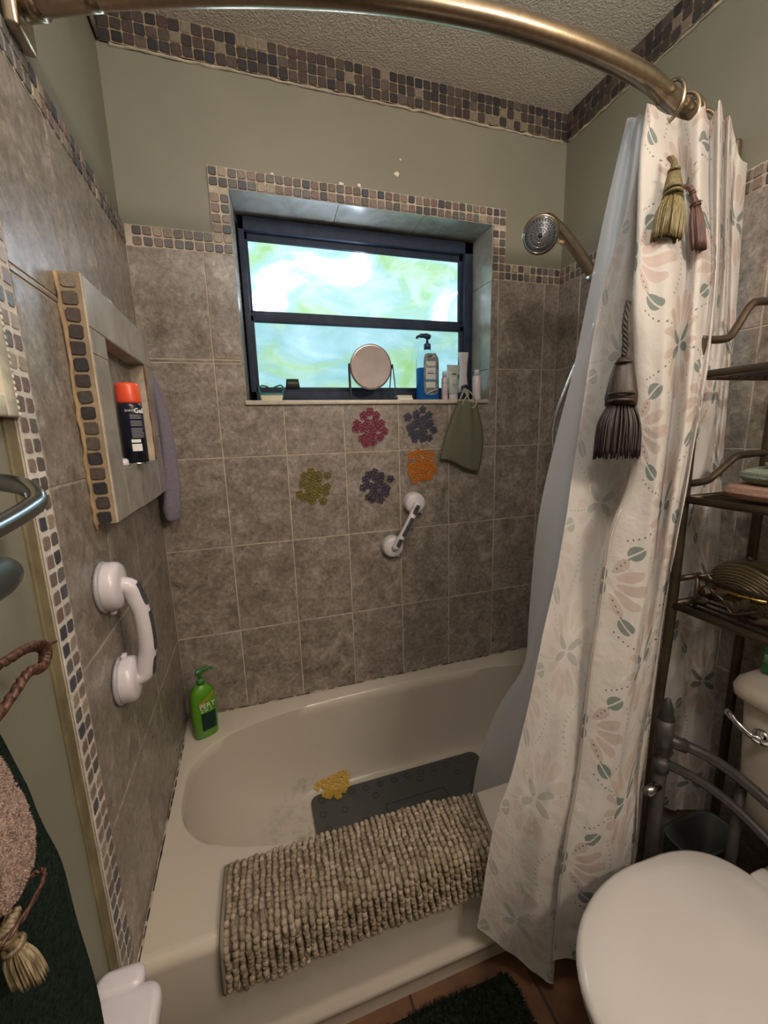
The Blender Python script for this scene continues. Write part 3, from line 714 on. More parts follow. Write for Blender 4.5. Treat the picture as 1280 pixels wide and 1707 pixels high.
def patch(c, r, a0, a1, zz0, zz1, th=.0004, n=8):
    bm = bmesh.new(); A, B = [], []
    for k in range(n + 1):
        a = a0 + (a1 - a0) * k / n
        A.append(bm.verts.new((c[0] + (r + th) * math.cos(a), c[1] + (r + th) * math.sin(a), c[2] + zz0))); B.append(bm.verts.new((c[0] + (r + th) * math.cos(a), c[1] + (r + th) * math.sin(a), c[2] + zz1)))
    for k in range(n): bm.faces.new((A[k], A[k + 1], B[k + 1], B[k]))
    return bm
bm = patch((cx, cy, z0), cr, A_ - .7, A_ + .1, .030, .046); join(bm, patch((cx, cy, z0), cr, A_ - .7, A_ + .05, .049, .056)); obj('white_label', bm, M_WHITE, can)
bm = bmesh.new()
for k in range(16):
    zz = .108 - k * .0032
    if k in (3, 8): continue
    q = patch((cx, cy, z0), cr, A_ - .6, A_ + random.uniform(.35, .5), zz, zz + .0011, .0003, 6); me = bpy.data.meshes.new('t'); q.to_mesh(me); q.free(); bm.from_mesh(me)
obj('fine_print', bm, plain('grey_print', (.35, .35, .38), .5), can, kind='stuff')
s = obj('bottle_cap', loft([sell(.022, -.425, HZ0 + .0035 + h, .011 * k, .020 * k, 3, 18, .3) for h, k in ((0, .9), (.003, 1.0), (.012, .95), (.015, .7), (.016, .4))]), M_WPLAST, None); tag(s, 'crumpled white cap beside the black can in the niche', 'cap')

# lavender washcloth over the niche corner
def cloth_mat(name, col, bs=260, b=.9, var=.12):
    m, nt, bb = new_mat(name); v = coords(nt)
    nt.links.new(ramp(nt, nz(nt, v, bs, 3, .7), [(.3, tuple(c * (1 - var * 2.2) for c in col)), (.7, tuple(min(1, c * (1 + var)) for c in col))]), bb.inputs['Base Color'])
    bb.inputs['Roughness'].default_value = .95; bb.inputs['Specular IOR Level'].default_value = .15; bump(nt, bb, nz(nt, v, bs * 1.6, 3, .7), b, .004); return m
wc = thing('washcloth', 'lavender washcloth hanging in a loop at the niche corner', 'washcloth', (.045, -.055, 1.10))
path = [(.030, -.060, 1.545), (.040, -.058, 1.50), (.048, -.056, 1.44), (.052, -.055, 1.36), (.052, -.055, 1.28), (.048, -.055, 1.20), (.044, -.055, 1.14), (.040, -.055, 1.105)]
wd = [.006, .012, .016, .019, .022, .025, .026, .017]; pp = smooth_path(path, 5); ww = [w_ for i in range(len(wd) - 1) for w_ in [wd[i] + (wd[i + 1] - wd[i]) * k / 5 for k in range(5)]] + [wd[-1]]
rings = []
for i, (p, r) in enumerate(zip(pp, ww)):
    ring = []
    for k in range(28):
        a = 2 * PI * k / 28; rr = r * (1 - .42 * math.exp(-((math.cos(a - 5.2) - 1) ** 2) * 14)) * (1 + .05 * noise.noise(Vector((a, p.z * 20, 0))))
        ring.append(p + Vector((rr * math.cos(a), rr * .8 * math.sin(a), 0)))
    rings.append(ring)
rings.append([pp[-1] + (q - pp[-1]) * .45 + Vector((0, 0, -.007)) for q in rings[-1]])
LAV = cloth_mat('lavender_terry', (.27, .23, .29)); lav_ = obj('cloth_folds', loft(rings), LAV, wc)
obj('hook', tube([(.006, -.070, 1.548), (.030, -.070, 1.545), (.038, -.066, 1.552)], .003, 8), M_CHROME, wc)

# ------------------------------------------------------------------ suction grab bars
def grab_bar(name, label, A, B, nrm, lever_dir, reach=.060, cup=.044, rb=.0145):
    A, B, nrm = Vector(A), Vector(B), Vector(nrm); d = (B - A).normalized(); side = nrm.cross(d)
    th = thing(name, label, 'grab bar', tuple((A + B) / 2))
    for c in (A, B):
        obj('suction_seal', lathe([(0, .0004), (cup * 1.04, .0004), (cup * 1.06, .005), (cup, .008), (0, .008)], 36, (c, nrm)), plain('clear_grey_seal', (.35, .33, .36), .3), th)
        obj('cup_housing', lathe([(0, .006), (cup * .99, .007), (cup, .011), (cup * .985, .022), (cup * .955, .028), (cup * .86, .033), (cup * .60, .0355), (0, .037)], 36, (c, nrm)), M_WPLAST, th)
    for c, s in ((A, -1), (B, 1)):
        bm = bmesh.new(); m4 = Matrix.Translation(c + nrm * .014 + lever_dir[0 if s < 0 else 1] * (cup + .003)) @ Matrix((side, d, nrm)).transposed().to_4x4()
        add_box(bm, (0, 0, 0), (.014, .012, .009), bev=.002); bm.transform(m4); obj('release_tab', bm, M_WPLAST, th)
    L = (B - A).length; e = .020
    path = smooth_path([A + nrm * .028 + d * .0, A + nrm * .046 + d * .006, A + nrm * (reach) + d * .030, A.lerp(B, .3) + nrm * (reach + .006), A.lerp(B, .5) + nrm * (reach + .008), A.lerp(B, .7) + nrm * (reach + .006), B + nrm * reach - d * .030, B + nrm * .046 - d * .006, B + nrm * .028], 5)
    hnd = obj('handle', tube(path, rb, 18, up=side), M_WPLAST, th)
    def grip(t0, t1):
        n = len(path) - 1; seg = path[int(t0 * n):int(t1 * n) + 1]; rings = []
        for i, p in enumerate(seg):
            tn = (seg[min(i + 1, len(seg) - 1)] - seg[max(i - 1, 0)]).normalized(); on = side.cross(tn); on = on if on.dot(nrm) > 0 else -on
            rg = []; k_ = .85 if i in (0, len(seg) - 1) else 1
            for k in range(9):
                a = (k / 8 - .5) * 1.15 * k_; rg.append(p + (on * math.cos(a) + side * math.sin(a)) * (rb + .0014))
            for k in range(8, -1, -1):
                a = (k / 8 - .5) * 1.15 * k_; rg.append(p + (on * math.cos(a) + side * math.sin(a)) * (rb - .003))
            rings.append(rg)
        return loft(rings)
    for t0, t1 in ((.14, .33), (.38, .64), (.69, .87)): obj('rubber_grip', grip(t0, t1), M_GRIP, hnd, auto=.8)
    return th
grab_bar('grab_bar', 'white suction grab bar on the left wall below the niche', (.0005, -.598, 1.082), (.0005, -.585, .880), (1, 0, 0), (Vector((0, 0, -1)), Vector((0, 0, 1))), reach=.052, cup=.046, rb=.016)
dd = Vector((.778 - .868, 0, .921 - 1.085)).normalized()
grab_bar('grab_bar', 'white suction grab bar tilted on the back wall under the orange sticker', (.868, -.0005, 1.085), (.776, -.0005, .925), (0, -1, 0), (Vector((.6, 0, -.8)), Vector((.5, 0, -.85))), cup=.041, rb=.0135, reach=.046)

# ------------------------------------------------------------------ pump shampoo on the tub ledge
def pump_head(parent, c, z, ang, mat, s=1.0, neck=.02):
    """collar, stem and spout of a lotion pump; z = shoulder height"""
    cx, cy = c
    pcl = obj('pump_collar', lathe([(0, 0), (.0125 * s, 0), (.0125 * s, neck * .85), (.008 * s, neck), (0, neck)], 20, ((cx, cy, z), (0, 0, 1))), mat, parent)
    obj('pump_stem', lathe([(0, 0), (.0045 * s, 0), (.0045 * s, .022 * s), (0, .022 * s)], 12, ((cx, cy, z + neck), (0, 0, 1))), mat, pcl)
    d = Vector((math.cos(ang), math.sin(ang), 0)); h = z + neck + .021 * s; p = Vector((cx, cy, h))
    bm = tube(smooth_path([p - d * .011 * s, p + Vector((0, 0, .003 * s)), p + d * .02 * s + Vector((0, 0, .0035 * s)), p + d * .036 * s + Vector((0, 0, 0)), p + d * .043 * s - Vector((0, 0, .006 * s))], 5), [.0085 * s] * 4 + [.0095 * s] * 4 + [.0075 * s] * 5 + [.0048 * s] * 8, 12, flat=.9, up=(0, 0, 1))
    obj('pump_spout', bm, mat, pcl)
pc = (.070, -.103); pa = -.75      # facing angle of the label (towards the camera)
M_GRN = plain('green_bottle_plastic', (.085, .25, .012), .3, var=.12, nscale=20, coat=.2)
pert = thing('shampoo_bottle', 'green pump shampoo bottle on the tub ledge in the corner', 'bottle', (pc[0], pc[1], TUBZ + .001))
FR = Vector((math.sin(.42), -math.cos(.42), 0)); SD = Vector((math.cos(.42), math.sin(.42), 0))
def ov(a, b, z, n=3, c=pc, seg=36):
    return [Vector((c[0], c[1], z)) + SD * p.x + FR * p.y for p in sell(0, 0, 0, a, b, n, seg)]
z = TUBZ + .001
obj('bottle_body', loft([ov(.034, .020, z), ov(.038, .024, z + .006), ov(.040, .026, z + .05), ov(.040, .026, z + .12), ov(.038, .025, z + .15), ov(.030, .022, z + .168), ov(.018, .016, z + .180, 2.2), ov(.012, .012, z + .186, 2)]), M_GRN, pert)
pump_head(pert, pc, z + .185, .55, plain('green_pump_plastic', (.035, .17, .035), .35), 1.0, .020)
def curved_patch(x0, x1, z0_, z1_, mat, nm, fn=None, n=10):
    bm = bmesh.new(); A = []
    for k in range(n + 1):
        x = x0 + (x1 - x0) * k / n; y = .026 * (max(0, 1 - abs(x / .040) ** 3)) ** (1 / 3) + .0006
        zb = z0_; zt = z1_ if fn is None else fn(x)
        A.append((bm.verts.new(Vector((pc[0], pc[1], z + zb)) + SD * x + FR * y), bm.verts.new(Vector((pc[0], pc[1], z + zt)) + SD * x + FR * y)))
    for k in range(n): bm.faces.new((A[k][0], A[k + 1][0], A[k + 1][1], A[k][1]))
    return obj(nm, bm, mat, pert)
curved_patch(-.017, .030, .030, .092, plain('dark_green_label', (.008, .03, .022), .4), 'label_panel')
bmx = bmesh.new(); A = []
for k in range(11):
    x = -.020 + .051 * k / 10; y = .026 * (max(0, 1 - abs(x / .040) ** 3)) ** (1 / 3) + .0008; zz = .122 + .030 * (k / 10) ** 1.3
    A.append((bmx.verts.new(Vector((pc[0], pc[1], z + zz)) + SD * x + FR * y), bmx.verts.new(Vector((pc[0], pc[1], z + zz + .010)) + SD * x + FR * y)))
for k in range(10): bmx.faces.new((A[k][0], A[k + 1][0], A[k + 1][1], A[k][1]))
obj('gold_band', bmx, plain('gold_print', (.35, .23, .03), .4), pert)
text_part('printed_text', 'PERT', .0225, M_WHITE, pert, Vector((pc[0], pc[1], z + .118)) + SD * .005 + FR * .0276, SD, (0, 0, 1))
text_part('printed_text', '2 in 1', .0165, M_WHITE, pert, Vector((pc[0], pc[1], z + .103)) + SD * .001 + FR * .0276, SD, (0, 0, 1))

# ------------------------------------------------------------------ window sill things
SZ = OZ0 + .0015
M_LBL = plain('pale_label', (.55, .56, .55), .5, var=.05)
# blue body wash
bw = thing('body_wash_bottle', 'clear pump bottle half full of blue body wash on the sill', 'bottle', (.956, .052, SZ))
c = (.956, .052)
def so(a, b, z, n=3.2, c=c, seg=32, rz=0): return sell(c[0], c[1], z, a, b, n, seg, rz)
mg, nt, b = new_mat('clear_bottle_plastic'); setp(b, (.80, .90, .92), .08, trans=1.0); b.inputs['IOR'].default_value = 1.18
def mk_liq():
    m, nt, b = new_mat('blue_gel'); setp(b, (.03, .26, .62), .15); t = nt.nodes.new('ShaderNodeBsdfTranslucent'); t.inputs[0].default_value = (.06, .48, 1, 1)
    mx = nt.nodes.new('ShaderNodeMixShader'); mx.inputs[0].default_value = .6; nt.links.new(b.outputs[0], mx.inputs[1]); nt.links.new(t.outputs[0], mx.inputs[2]); nt.links.new(mx.outputs[0], nt.nodes['Material Output'].inputs[0]); return m
obj('bottle_shell', loft([so(.040, .022, SZ), so(.043, .025, SZ + .005), so(.043, .025, SZ + .135), so(.041, .024, SZ + .155), so(.032, .020, SZ + .172, 2.6), so(.016, .014, SZ + .181, 2), so(.012, .012, SZ + .186, 2)]), mg, bw)
obj('blue_liquid', loft([so(.038, .0205, SZ + .003), so(.0412, .0235, SZ + .007), so(.0412, .0235, SZ + .118)]), mk_liq(), bw, auto=.7)
M_LAB = plain('leafy_label', (.16, .19, .19), .4, var=.5, nscale=60)
FRW = lambda x, z_, d=.0256: Vector((c[0] + x, c[1] - d, SZ + z_))
obj('label_panel', loft([[Vector((p.x, c[1] - d, p.z)) for p in [Vector((c[0] + .003 + q.x, 0, SZ + .094 + q.y)) for q in sell(0, 0, 0, .029, .075, 5, 32)]] for d in (.0235, .0262)]), M_LAB, bw, smooth=False)
obj('label_box', box2(FRW(-.018, .075, .0262), FRW(.021, .140, .0268)), M_LBL, bw, smooth=False)
obj('label_box', box2(FRW(-.018, .045, .0262), FRW(.021, .066, .0268)), M_LBL, bw, smooth=False)
obj('label_stripe', box2(FRW(-.019, .070, .0262), FRW(.022, .0755, .0268)), plain('blue_print', (.05, .22, .42), .4), bw, smooth=False)
for k, (x0, z0_, x1, z1_, wd_) in enumerate(((-.018, .022, .028, .040, .004), (-.006, .024, .030, .034, .003), (.0, .150, .026, .158, .004), (-.016, .152, .014, .160, .003))):
    obj('label_leaf', tube([FRW(x0, z0_, .0268), FRW((x0 + x1) / 2, (z0_ + z1_) / 2 + .002, .027), FRW(x1, z1_, .0268)], [.0006, wd_ * .7, .0006], 6, flat=.15, up=(0, 0, 1)), M_DARK if k % 2 else M_LBL, bw)
text_part('printed_text', 'Suave', .0165, M_BLACK, bw, FRW(.0015, .122, .0272), (1, 0, 0), (0, 0, 1))
obj('fine_print', box2(FRW(-.010, .1030, .0266), FRW(.012, .1045, .0270)), M_GRIP, bw, smooth=False)
obj('fine_print', box2(FRW(-.012, .0950, .0266), FRW(.015, .0985, .0270)), M_GRIP, bw, smooth=False)
pump_head(bw, c, SZ + .184, PI + .1, plain('navy_pump_plastic', (.012, .04, .10), .35), 1.05, .024)
# make-up mirror
mir = thing('vanity_mirror', 'round swivel mirror on wire legs on the window sill', 'mirror', (.730, .045, SZ))
mc = Vector((.731, .045, SZ + .118)); mrad = .077; mt = Vector((0, -1, -.10)).normalized()
def disc(r0, prof): return lathe(prof, 48, (mc, mt))
obj('rim', disc(0, [(mrad - .006, -.004), (mrad, -.005), (mrad + .002, 0), (mrad, .005), (mrad - .005, .0045)]), plain('rose_metal_rim', (.42, .36, .36), .25, .8), mir)
mm, nt, b = new_mat('mirror_glass'); setp(b, (.50, .58, .55), .03, 1.0)  # dark grey-green of the reflection is put into the glass colour
obj('glass', disc(0, [(0, -.003), (mrad - .004, -.003), (mrad - .004, .002), (0, .002)]), mm, mir, auto=.5)
for s in (-1, 1):
    x = mc.x + s * (mrad + .004)
    obj('leg', tube(smooth_path([(x + s * .004, mc.y - .030, SZ + .001), (x, mc.y - .008, SZ + .118), (x, mc.y, SZ + .121), (x, mc.y + .008, SZ + .118), (x - s * .006, mc.y + .030, SZ + .001)], 6), .0022, 8), M_DARK, mir)
    obj('pivot', tube([(mc.x + s * (mrad), mc.y, SZ + .118), (x + s * .003, mc.y, SZ + .118)], .0035, 10), M_DARK, mir)
# nail brush
nb = thing('nail_brush', 'teal handled nail brush with cream bristles at the left sill end', 'brush', (.372, .040, SZ))
obj('bristles', loft([rrect(.340, .408, .024, .056, .004, SZ + .0005), rrect(.336, .412, .020, .060, .006, SZ + .019)]), M_CREAM, nb, auto=.8)
M_TEAL = plain('teal_plastic', (.01, .16, .19), .3)
obj('brush_back', loft([rrect(.334, .414, .018, .062, .010, SZ + .019), rrect(.334, .414, .018, .062, .010, SZ + .025)]), M_TEAL, nb, auto=.8)
for pts in ([(.340, .04, SZ + .024), (.334, .04, SZ + .040), (.343, .04, SZ + .050), (.358, .04, SZ + .049), (.366, .04, SZ + .045)], [(.410, .04, SZ + .024), (.417, .04, SZ + .040), (.408, .04, SZ + .052), (.392, .04, SZ + .048), (.380, .04, SZ + .043)]):
    obj('handle', tube(smooth_path(pts, 5), .0028, 8, flat=2.0), M_TEAL, nb)
sb = thing('nail_brush', 'flat cream nail brush lying right of the mirror', 'brush', (.852, .030, SZ))
obj('brush_back', loft([rrect(.818, .880, .016, .044, .008, SZ + .010), rrect(.818, .880, .016, .044, .008, SZ + .017)]), M_CREAM, sb, auto=.8)
obj('bristles', loft([rrect(.826, .886, .020, .040, .004, SZ + .0005), rrect(.822, .880, .018, .042, .004, SZ + .010)]), M_WHITE, sb, auto=.8)
# small bottles
def small_bottle(label, c, r, h, capr, caph, mat, cat='bottle', name='small_bottle', flat=1.0, stripes=()):
    t = thing(name, label, cat, (c[0], c[1], SZ)); R_ = lambda prof: lathe(prof, 24, ((c[0], c[1], SZ), (0, 0, 1)), flat)
    obj('bottle_body', R_([(0, 0), (r * .95, .0005), (r, .004), (r, h - .006), (r * .85, h - .001), (0, h)]), mat, t)
    obj('cap', R_([(0, h - .001), (capr, h), (capr, h + caph - .002), (capr * .85, h + caph), (0, h + caph)]), M_WPLAST, t)
    for z0_, z1_, m_ in stripes: obj('print_line', R_([(r + .0003, z0_), (r + .0004, (z0_ + z1_) / 2), (r + .0003, z1_)]) if False else patch((c[0], c[1], SZ), r, -PI * .95, -PI * .05, z0_, z1_), m_, t)
    return t
M_PKB = plain('pale_pink_plastic', (.55, .46, .50), .35)
small_bottle('slim pale pink bottle between the blue body wash and the facial tube', (1.022, .040), .0125, .085, .009, .022, M_PKB, stripes=((.03, .031, M_GRIP), (.062, .063, M_GRIP), (.022, .0232, M_GRIP)))
sbt = small_bottle('small white bottle at the right end of the sill', (1.158, .035), .0165, .092, .0098, .022, M_WPLAST)
for k in range(6):
    obj('print_line', patch((1.158, .035, SZ), .0165, -.95, -.5, .018 + k * .011, .024 + k * .011, .0004, 4), M_BLACK, sbt)
# facial tube standing on its cap
ft = thing('facial_tube', 'grey face cream tube with a drawn face, standing on its cap', 'tube', (1.062, .046, SZ))
cc = (1.062, .046)
tp = lambda a, b, z_, n=2: sell(cc[0], cc[1], SZ + z_, a, b, n, 28)
obj('cap', loft([tp(.017, .014, .0005), tp(.018, .015, .003), tp(.018, .015, .022)]), M_WPLAST, ft, auto=.8)
M_TUBE = plain('grey_tube_plastic', (.42, .48, .46), .35)
obj('tube_body', loft([tp(.017, .014, .022), tp(.020, .0145, .028), tp(.023, .010, .075), tp(.026, .0045, .108, 3), tp(.028, .0016, .128, 4), tp(.028, .0014, .132, 4)]), M_TUBE, ft)
def on_tube(x, z_):  # front surface of the tube
    f = (z_ - .028) / (.108 - .028); return Vector((cc[0] + x, cc[1] - (.0148 - .0100 * max(0, min(1, f))) - .0004, SZ + z_))
def face_patch(pts, m_, nm):
    bm = bmesh.new(); bm.faces.new([bm.verts.new(on_tube(x, z_)) for x, z_ in pts]); rr = bmesh.ops.extrude_face_region(bm, geom=bm.faces[:]); bmesh.ops.translate(bm, verts=[v for v in rr['geom'] if isinstance(v, bmesh.types.BMVert)], vec=(0, -.0005, 0)); obj(nm, bm, m_, ft, smooth=False)
ell = lambda cx_, cz_, a, b, n=16, s=0, e=2 * PI: [(cx_ + a * math.cos(s + (e - s) * k / n), cz_ + b * math.sin(s + (e - s) * k / n)) for k in range(n)]
face_patch(ell(0, .086, .011, .014), plain('printed_face', (.55, .50, .44), .5), 'drawn_face')
face_patch(ell(0, .0915, .0112, .0095, 12, .25, PI - .05), M_GRIP, 'drawn_hair')
for s in (-1, 1):
    face_patch(ell(s * .0045, .0875, .0022, .0009, 8), M_BLACK, 'drawn_eye')
face_patch(ell(0, .0770, .004, .0012, 8), M_GRIP, 'drawn_mouth')
face_patch(ell(.0155, .088, .0035, .009, 10), plain('printed_leaf', (.12, .16, .10), .5), 'drawn_leaf')
face_patch([(-.012, .058), (.012, .058), (.012, .0595), (-.012, .0595)], M_GRIP, 'print_line'); face_patch([(-.009, .050), (.009, .050), (.009, .0512), (-.009, .0512)], M_GRIP, 'print_line')
# hourglass dispenser
hd = thing('conditioner_bottle', 'tall white waisted bottle standing on its cap by the right jamb', 'bottle', (1.112, .060, SZ))
hp = lambda a, b, z_: sell(1.112, .060, SZ + z_, a, b, 3, 28)
obj('bottle_body', loft([hp(.021, .013, .030), hp(.018, .012, .050), hp(.0135, .010, .095), hp(.0155, .010, .14), hp(.0205, .011, .172), hp(.0215, .010, .178), hp(.020, .008, .181)]), M_WPLAST, hd)
obj('cap', loft([hp(.021, .014, .0005), hp(.022, .015, .004), hp(.021, .0145, .030)]), plain('navy_cap', (.02, .035, .09), .35), hd, auto=.8)
obj('side_label', loft([[Vector((1.112 + .0135 + w_, .060 + y_, SZ + z_)) for y_ in (-.0085, -.003, .003, .008)] + [Vector((1.112 + .0120 + w_, .060 + y_, SZ + z_)) for y_ in (.008, .003, -.003, -.0085)] for z_, w_ in ((.055, .005), (.095, .0012), (.13, .003), (.155, .007))]), plain('dark_green_print', (.03, .07, .06), .4), hd)

# ------------------------------------------------------------------ olive drawstring bag hanging from the sill
bag = thing('drawstring_bag', 'olive cloth drawstring bag hanging from the right end of the sill', 'bag', (1.08, -.03, 1.30))
NX, NZ_ = 22, 26; TL, TR, BL, BR = Vector((1.050, 0, 1.462)), Vector((1.128, 0, 1.452)), Vector((.975, 0, 1.248)), Vector((1.140, 0, 1.190))
def bag_pt(u, v, side):
    p = (TL.lerp(BL, v)).lerp(TR.lerp(BR, v), u); bow = math.sin(PI * u)
    p.x += .030 * math.sin(PI * v) * (u - .25) * 1.1
    th_ = .003 + .011 * (bow ** .6) * (.35 + .65 * math.sin(PI * min(1, v * .8 + .15)))
    fold = .008 * math.exp(-((u - .55 - .12 * v) / .10) ** 2) * (1 - v) + .004 * math.sin(u * 17) * (1 - v) ** 2
    return Vector((p.x, -.018 - side * th_ - fold * side, p.z + .006 * math.sin(u * 7) * v))
bm = bmesh.new(); fr_, bk_ = [], []
for j in range(NZ_ + 1):
    fr_.append([bm.verts.new(bag_pt(i / NX, j / NZ_, 1)) for i in range(NX + 1)]); bk_.append([bm.verts.new(bag_pt(i / NX, j / NZ_, -.6)) for i in range(NX + 1)])
for j in range(NZ_):
    for i in range(NX):
        bm.faces.new((fr_[j][i], fr_[j + 1][i], fr_[j + 1][i + 1], fr_[j][i + 1])); bm.faces.new((bk_[j][i], bk_[j][i + 1], bk_[j + 1][i + 1], bk_[j + 1][i]))
    bm.faces.new((fr_[j][0], bk_[j][0], bk_[j + 1][0], fr_[j + 1][0])); bm.faces.new((fr_[j][NX], fr_[j + 1][NX], bk_[j + 1][NX], bk_[j][NX]))
for i in range(NX): bm.faces.new((fr_[NZ_][i], bk_[NZ_][i], bk_[NZ_][i + 1], fr_[NZ_][i + 1]))
M_BAG = cloth_mat('olive_canvas', (.150, .150, .105), 420, .4, .08)
obj('pouch', bm, M_BAG, bag)
obj('seam', tube([bag_pt(0, v / 20, .2) + Vector((-.001, -.004, 0)) for v in range(21)], .0022, 6), plain('brown_edge', (.085, .070, .048), .8), bag)
obj('seam', tube([bag_pt(u / 20, 1, .2) + Vector((0, -.004, .001)) for u in range(21)], .002, 6), M_BAG, bag)
M_CORD = plain('grey_cord', (.34, .33, .28), .8, bmp=.5, bscale=500)
K = Vector((1.098, .030, 1.512))
for pts in ([K, (1.080, -.004, 1.498), (1.062, -.022, 1.480), (1.052, -.022, 1.455), (1.046, -.022, 1.42)], [K, (1.088, -.006, 1.490), (1.090, -.024, 1.470), (1.096, -.028, 1.440), (1.108, -.030, 1.434), (1.122, -.026, 1.452), (1.118, -.016, 1.475), (1.108, .0, 1.495), K],
            [K, (1.096, -.012, 1.485), (1.078, -.022, 1.470), (1.066, -.024, 1.452), (1.058, -.022, 1.43)]):
    obj('drawstring', tube(smooth_path(pts, 6), .0032, 7), M_CORD, bag)
obj('knot', tube(smooth_path([(1.092, .036, 1.512), (1.105, .026, 1.520), (1.116, .036, 1.513), (1.104, .030, 1.505), (1.092, .028, 1.516), (1.110, .040, 1.508)], 6), .0055, 8), plain('dark_knot', (.035, .035, .05), .8), bag)

# ------------------------------------------------------------------ hand shower
sh = thing('hand_shower', 'brushed nickel hand shower on a wall arm beside the curtain', 'shower head', (1.45, -.36, 1.75))
hc = Vector((1.128, -.360, 1.893)); hn = Vector((-.62, -.60, -.50)).normalized()
def hd_(prof, c_=None, seg=44): return lathe(prof, seg, (c_ or hc, hn))
obj('head_shell', hd_([(0, -.036), (.020, -.034), (.036, -.024), (.047, -.010), (.0505, -.001), (.0505, .003), (.047, .005), (.0, .004)]), M_NICKEL, sh)
obj('spray_face', hd_([(0, .004), (.0455, .0045), (.045, .0062), (0, .0066)]), plain('grey_spray_face', (.16, .16, .165), .35, .3), sh)
qx = hn.orthogonal().normalized(); qy = hn.cross(qx)
for R_, r_ in ((.030, .0008), (.018, .0008), (.0435, .001)):
    obj('face_ring', tube([hc + hn * .0068 + (qx * math.cos(a * PI / 18) + qy * math.sin(a * PI / 18)) * R_ for a in range(36)], r_, 5, closed=True, up=hn), M_CHROME, sh)
bm = bmesh.new()
for R_, n, r_ in ((.038, 30, .0017), (.025, 18, .0015), (.013, 10, .0015), (.006, 5, .0013)):
    for k in range(n):
        a = 2 * PI * k / n; p = hc + hn * .0064 + (qx * math.cos(a) + qy * math.sin(a)) * R_
        q = lathe([(r_, 0), (r_ * .8, .002), (0, .0024)], 7, (p, hn)); me = bpy.data.meshes.new('t'); q.to_mesh(me); q.free(); bm.from_mesh(me)
obj('nozzles', bm, M_DARK, sh, kind='stuff')
obj('centre_button', hd_([(0, .006), (.0052, .0065), (.0045, .009), (0, .0095)], seg=16), M_DARK, sh)
hp_ = smooth_path([hc - hn * .016 + Vector((.0, 0, .010)), (1.160, -.345, 1.938), (1.20, -.345, 1.925), (1.26, -.350, 1.874), (1.32, -.352, 1.816), (1.352, -.352, 1.784)], 6)
n_ = len(hp_); obj('handle', tube(hp_, [.026 - .010 * min(1, i / (n_ * .35)) + .002 * max(0, (i / n_ - .5)) for i in range(n_)], 18), M_NICKEL, sh)
obj('selector_lever', tube([hc + qx * .0 + Vector((.048, -.018, -.020)), hc + Vector((.062, -.022, -.024))], [.004, .006], 10), plain('amber_lever', (.60, .40, .22), .3), sh)
obj('collar', tube([(1.322, -.352, 1.814), (1.338, -.352, 1.800)], .0205, 18), M_CHROME, sh)
obj('holder', tube(smooth_path([(1.335, -.360, 1.800), (1.38, -.365, 1.830), (1.43, -.365, 1.848), (1.494, -.365, 1.850)], 5), .012, 14), M_NICKEL, sh)
obj('wall_flange', lathe([(0, 0), (.030, 0), (.028, .006), (.016, .010), (0, .010)], 28, ((1.4995, -.365, 1.850), (-1, 0, 0))), M_NICKEL, sh)
obj('hose', tube(smooth_path([(1.352, -.352, 1.784), (1.372, -.345, 1.74), (1.372, -.320, 1.66), (1.345, -.285, 1.56), (1.318, -.268, 1.47), (1.302, -.245, 1.38), (1.304, -.238, 1.30), (1.325, -.250, 1.24), (1.37, -.28, 1.20), (1.43, -.32, 1.26), (1.46, -.35, 1.45), (1.455, -.362, 1.70), (1.45, -.365, 1.838)], 8), .0065, 10), M_CHROME, sh)

# ------------------------------------------------------------------ curtain rod
RZ = 2.000
rod_pts = [(.012, -.592, RZ), (.03, -.598, RZ), (.13, -.636, RZ), (.247, -.673, RZ), (.397, -.715, RZ), (.54, -.745, RZ), (.70, -.762, RZ), (.83, -.764, RZ), (.95, -.757, RZ), (1.06, -.742, RZ), (1.15, -.718, RZ), (1.25, -.690, RZ), (1.35, -.655, RZ), (1.44, -.622, RZ), (1.488, -.602, RZ)]
RPT = smooth_path(rod_pts, 5)
rod = thing('curtain_rod', 'brushed nickel curved shower curtain rod spanning the bathtub', 'curtain rod', (.75, -.70, RZ))
obj('rod_tube', tube(RPT, .0178, 24), M_NICKEL, rod)
obj('rod_sleeve', tube([p for p in RPT if p.x < .135], .0198, 24), M_NICKEL, rod)
for sx_, yy in ((0, -.592), (1, -.602)):
    x0 = .0005 if sx_ == 0 else XW - .0005; d = 1 if sx_ == 0 else -1
    obj('end_bracket', box((x0 + d * .011, yy, RZ - .010), (.020, .062, .085), bev=.006), M_NICKEL, rod)
    obj('end_socket', tube([(x0 + d * .018, yy, RZ), (x0 + d * .045, yy - d * .010 if sx_ == 0 else yy - .012, RZ)], .023, 20), M_NICKEL, rod)

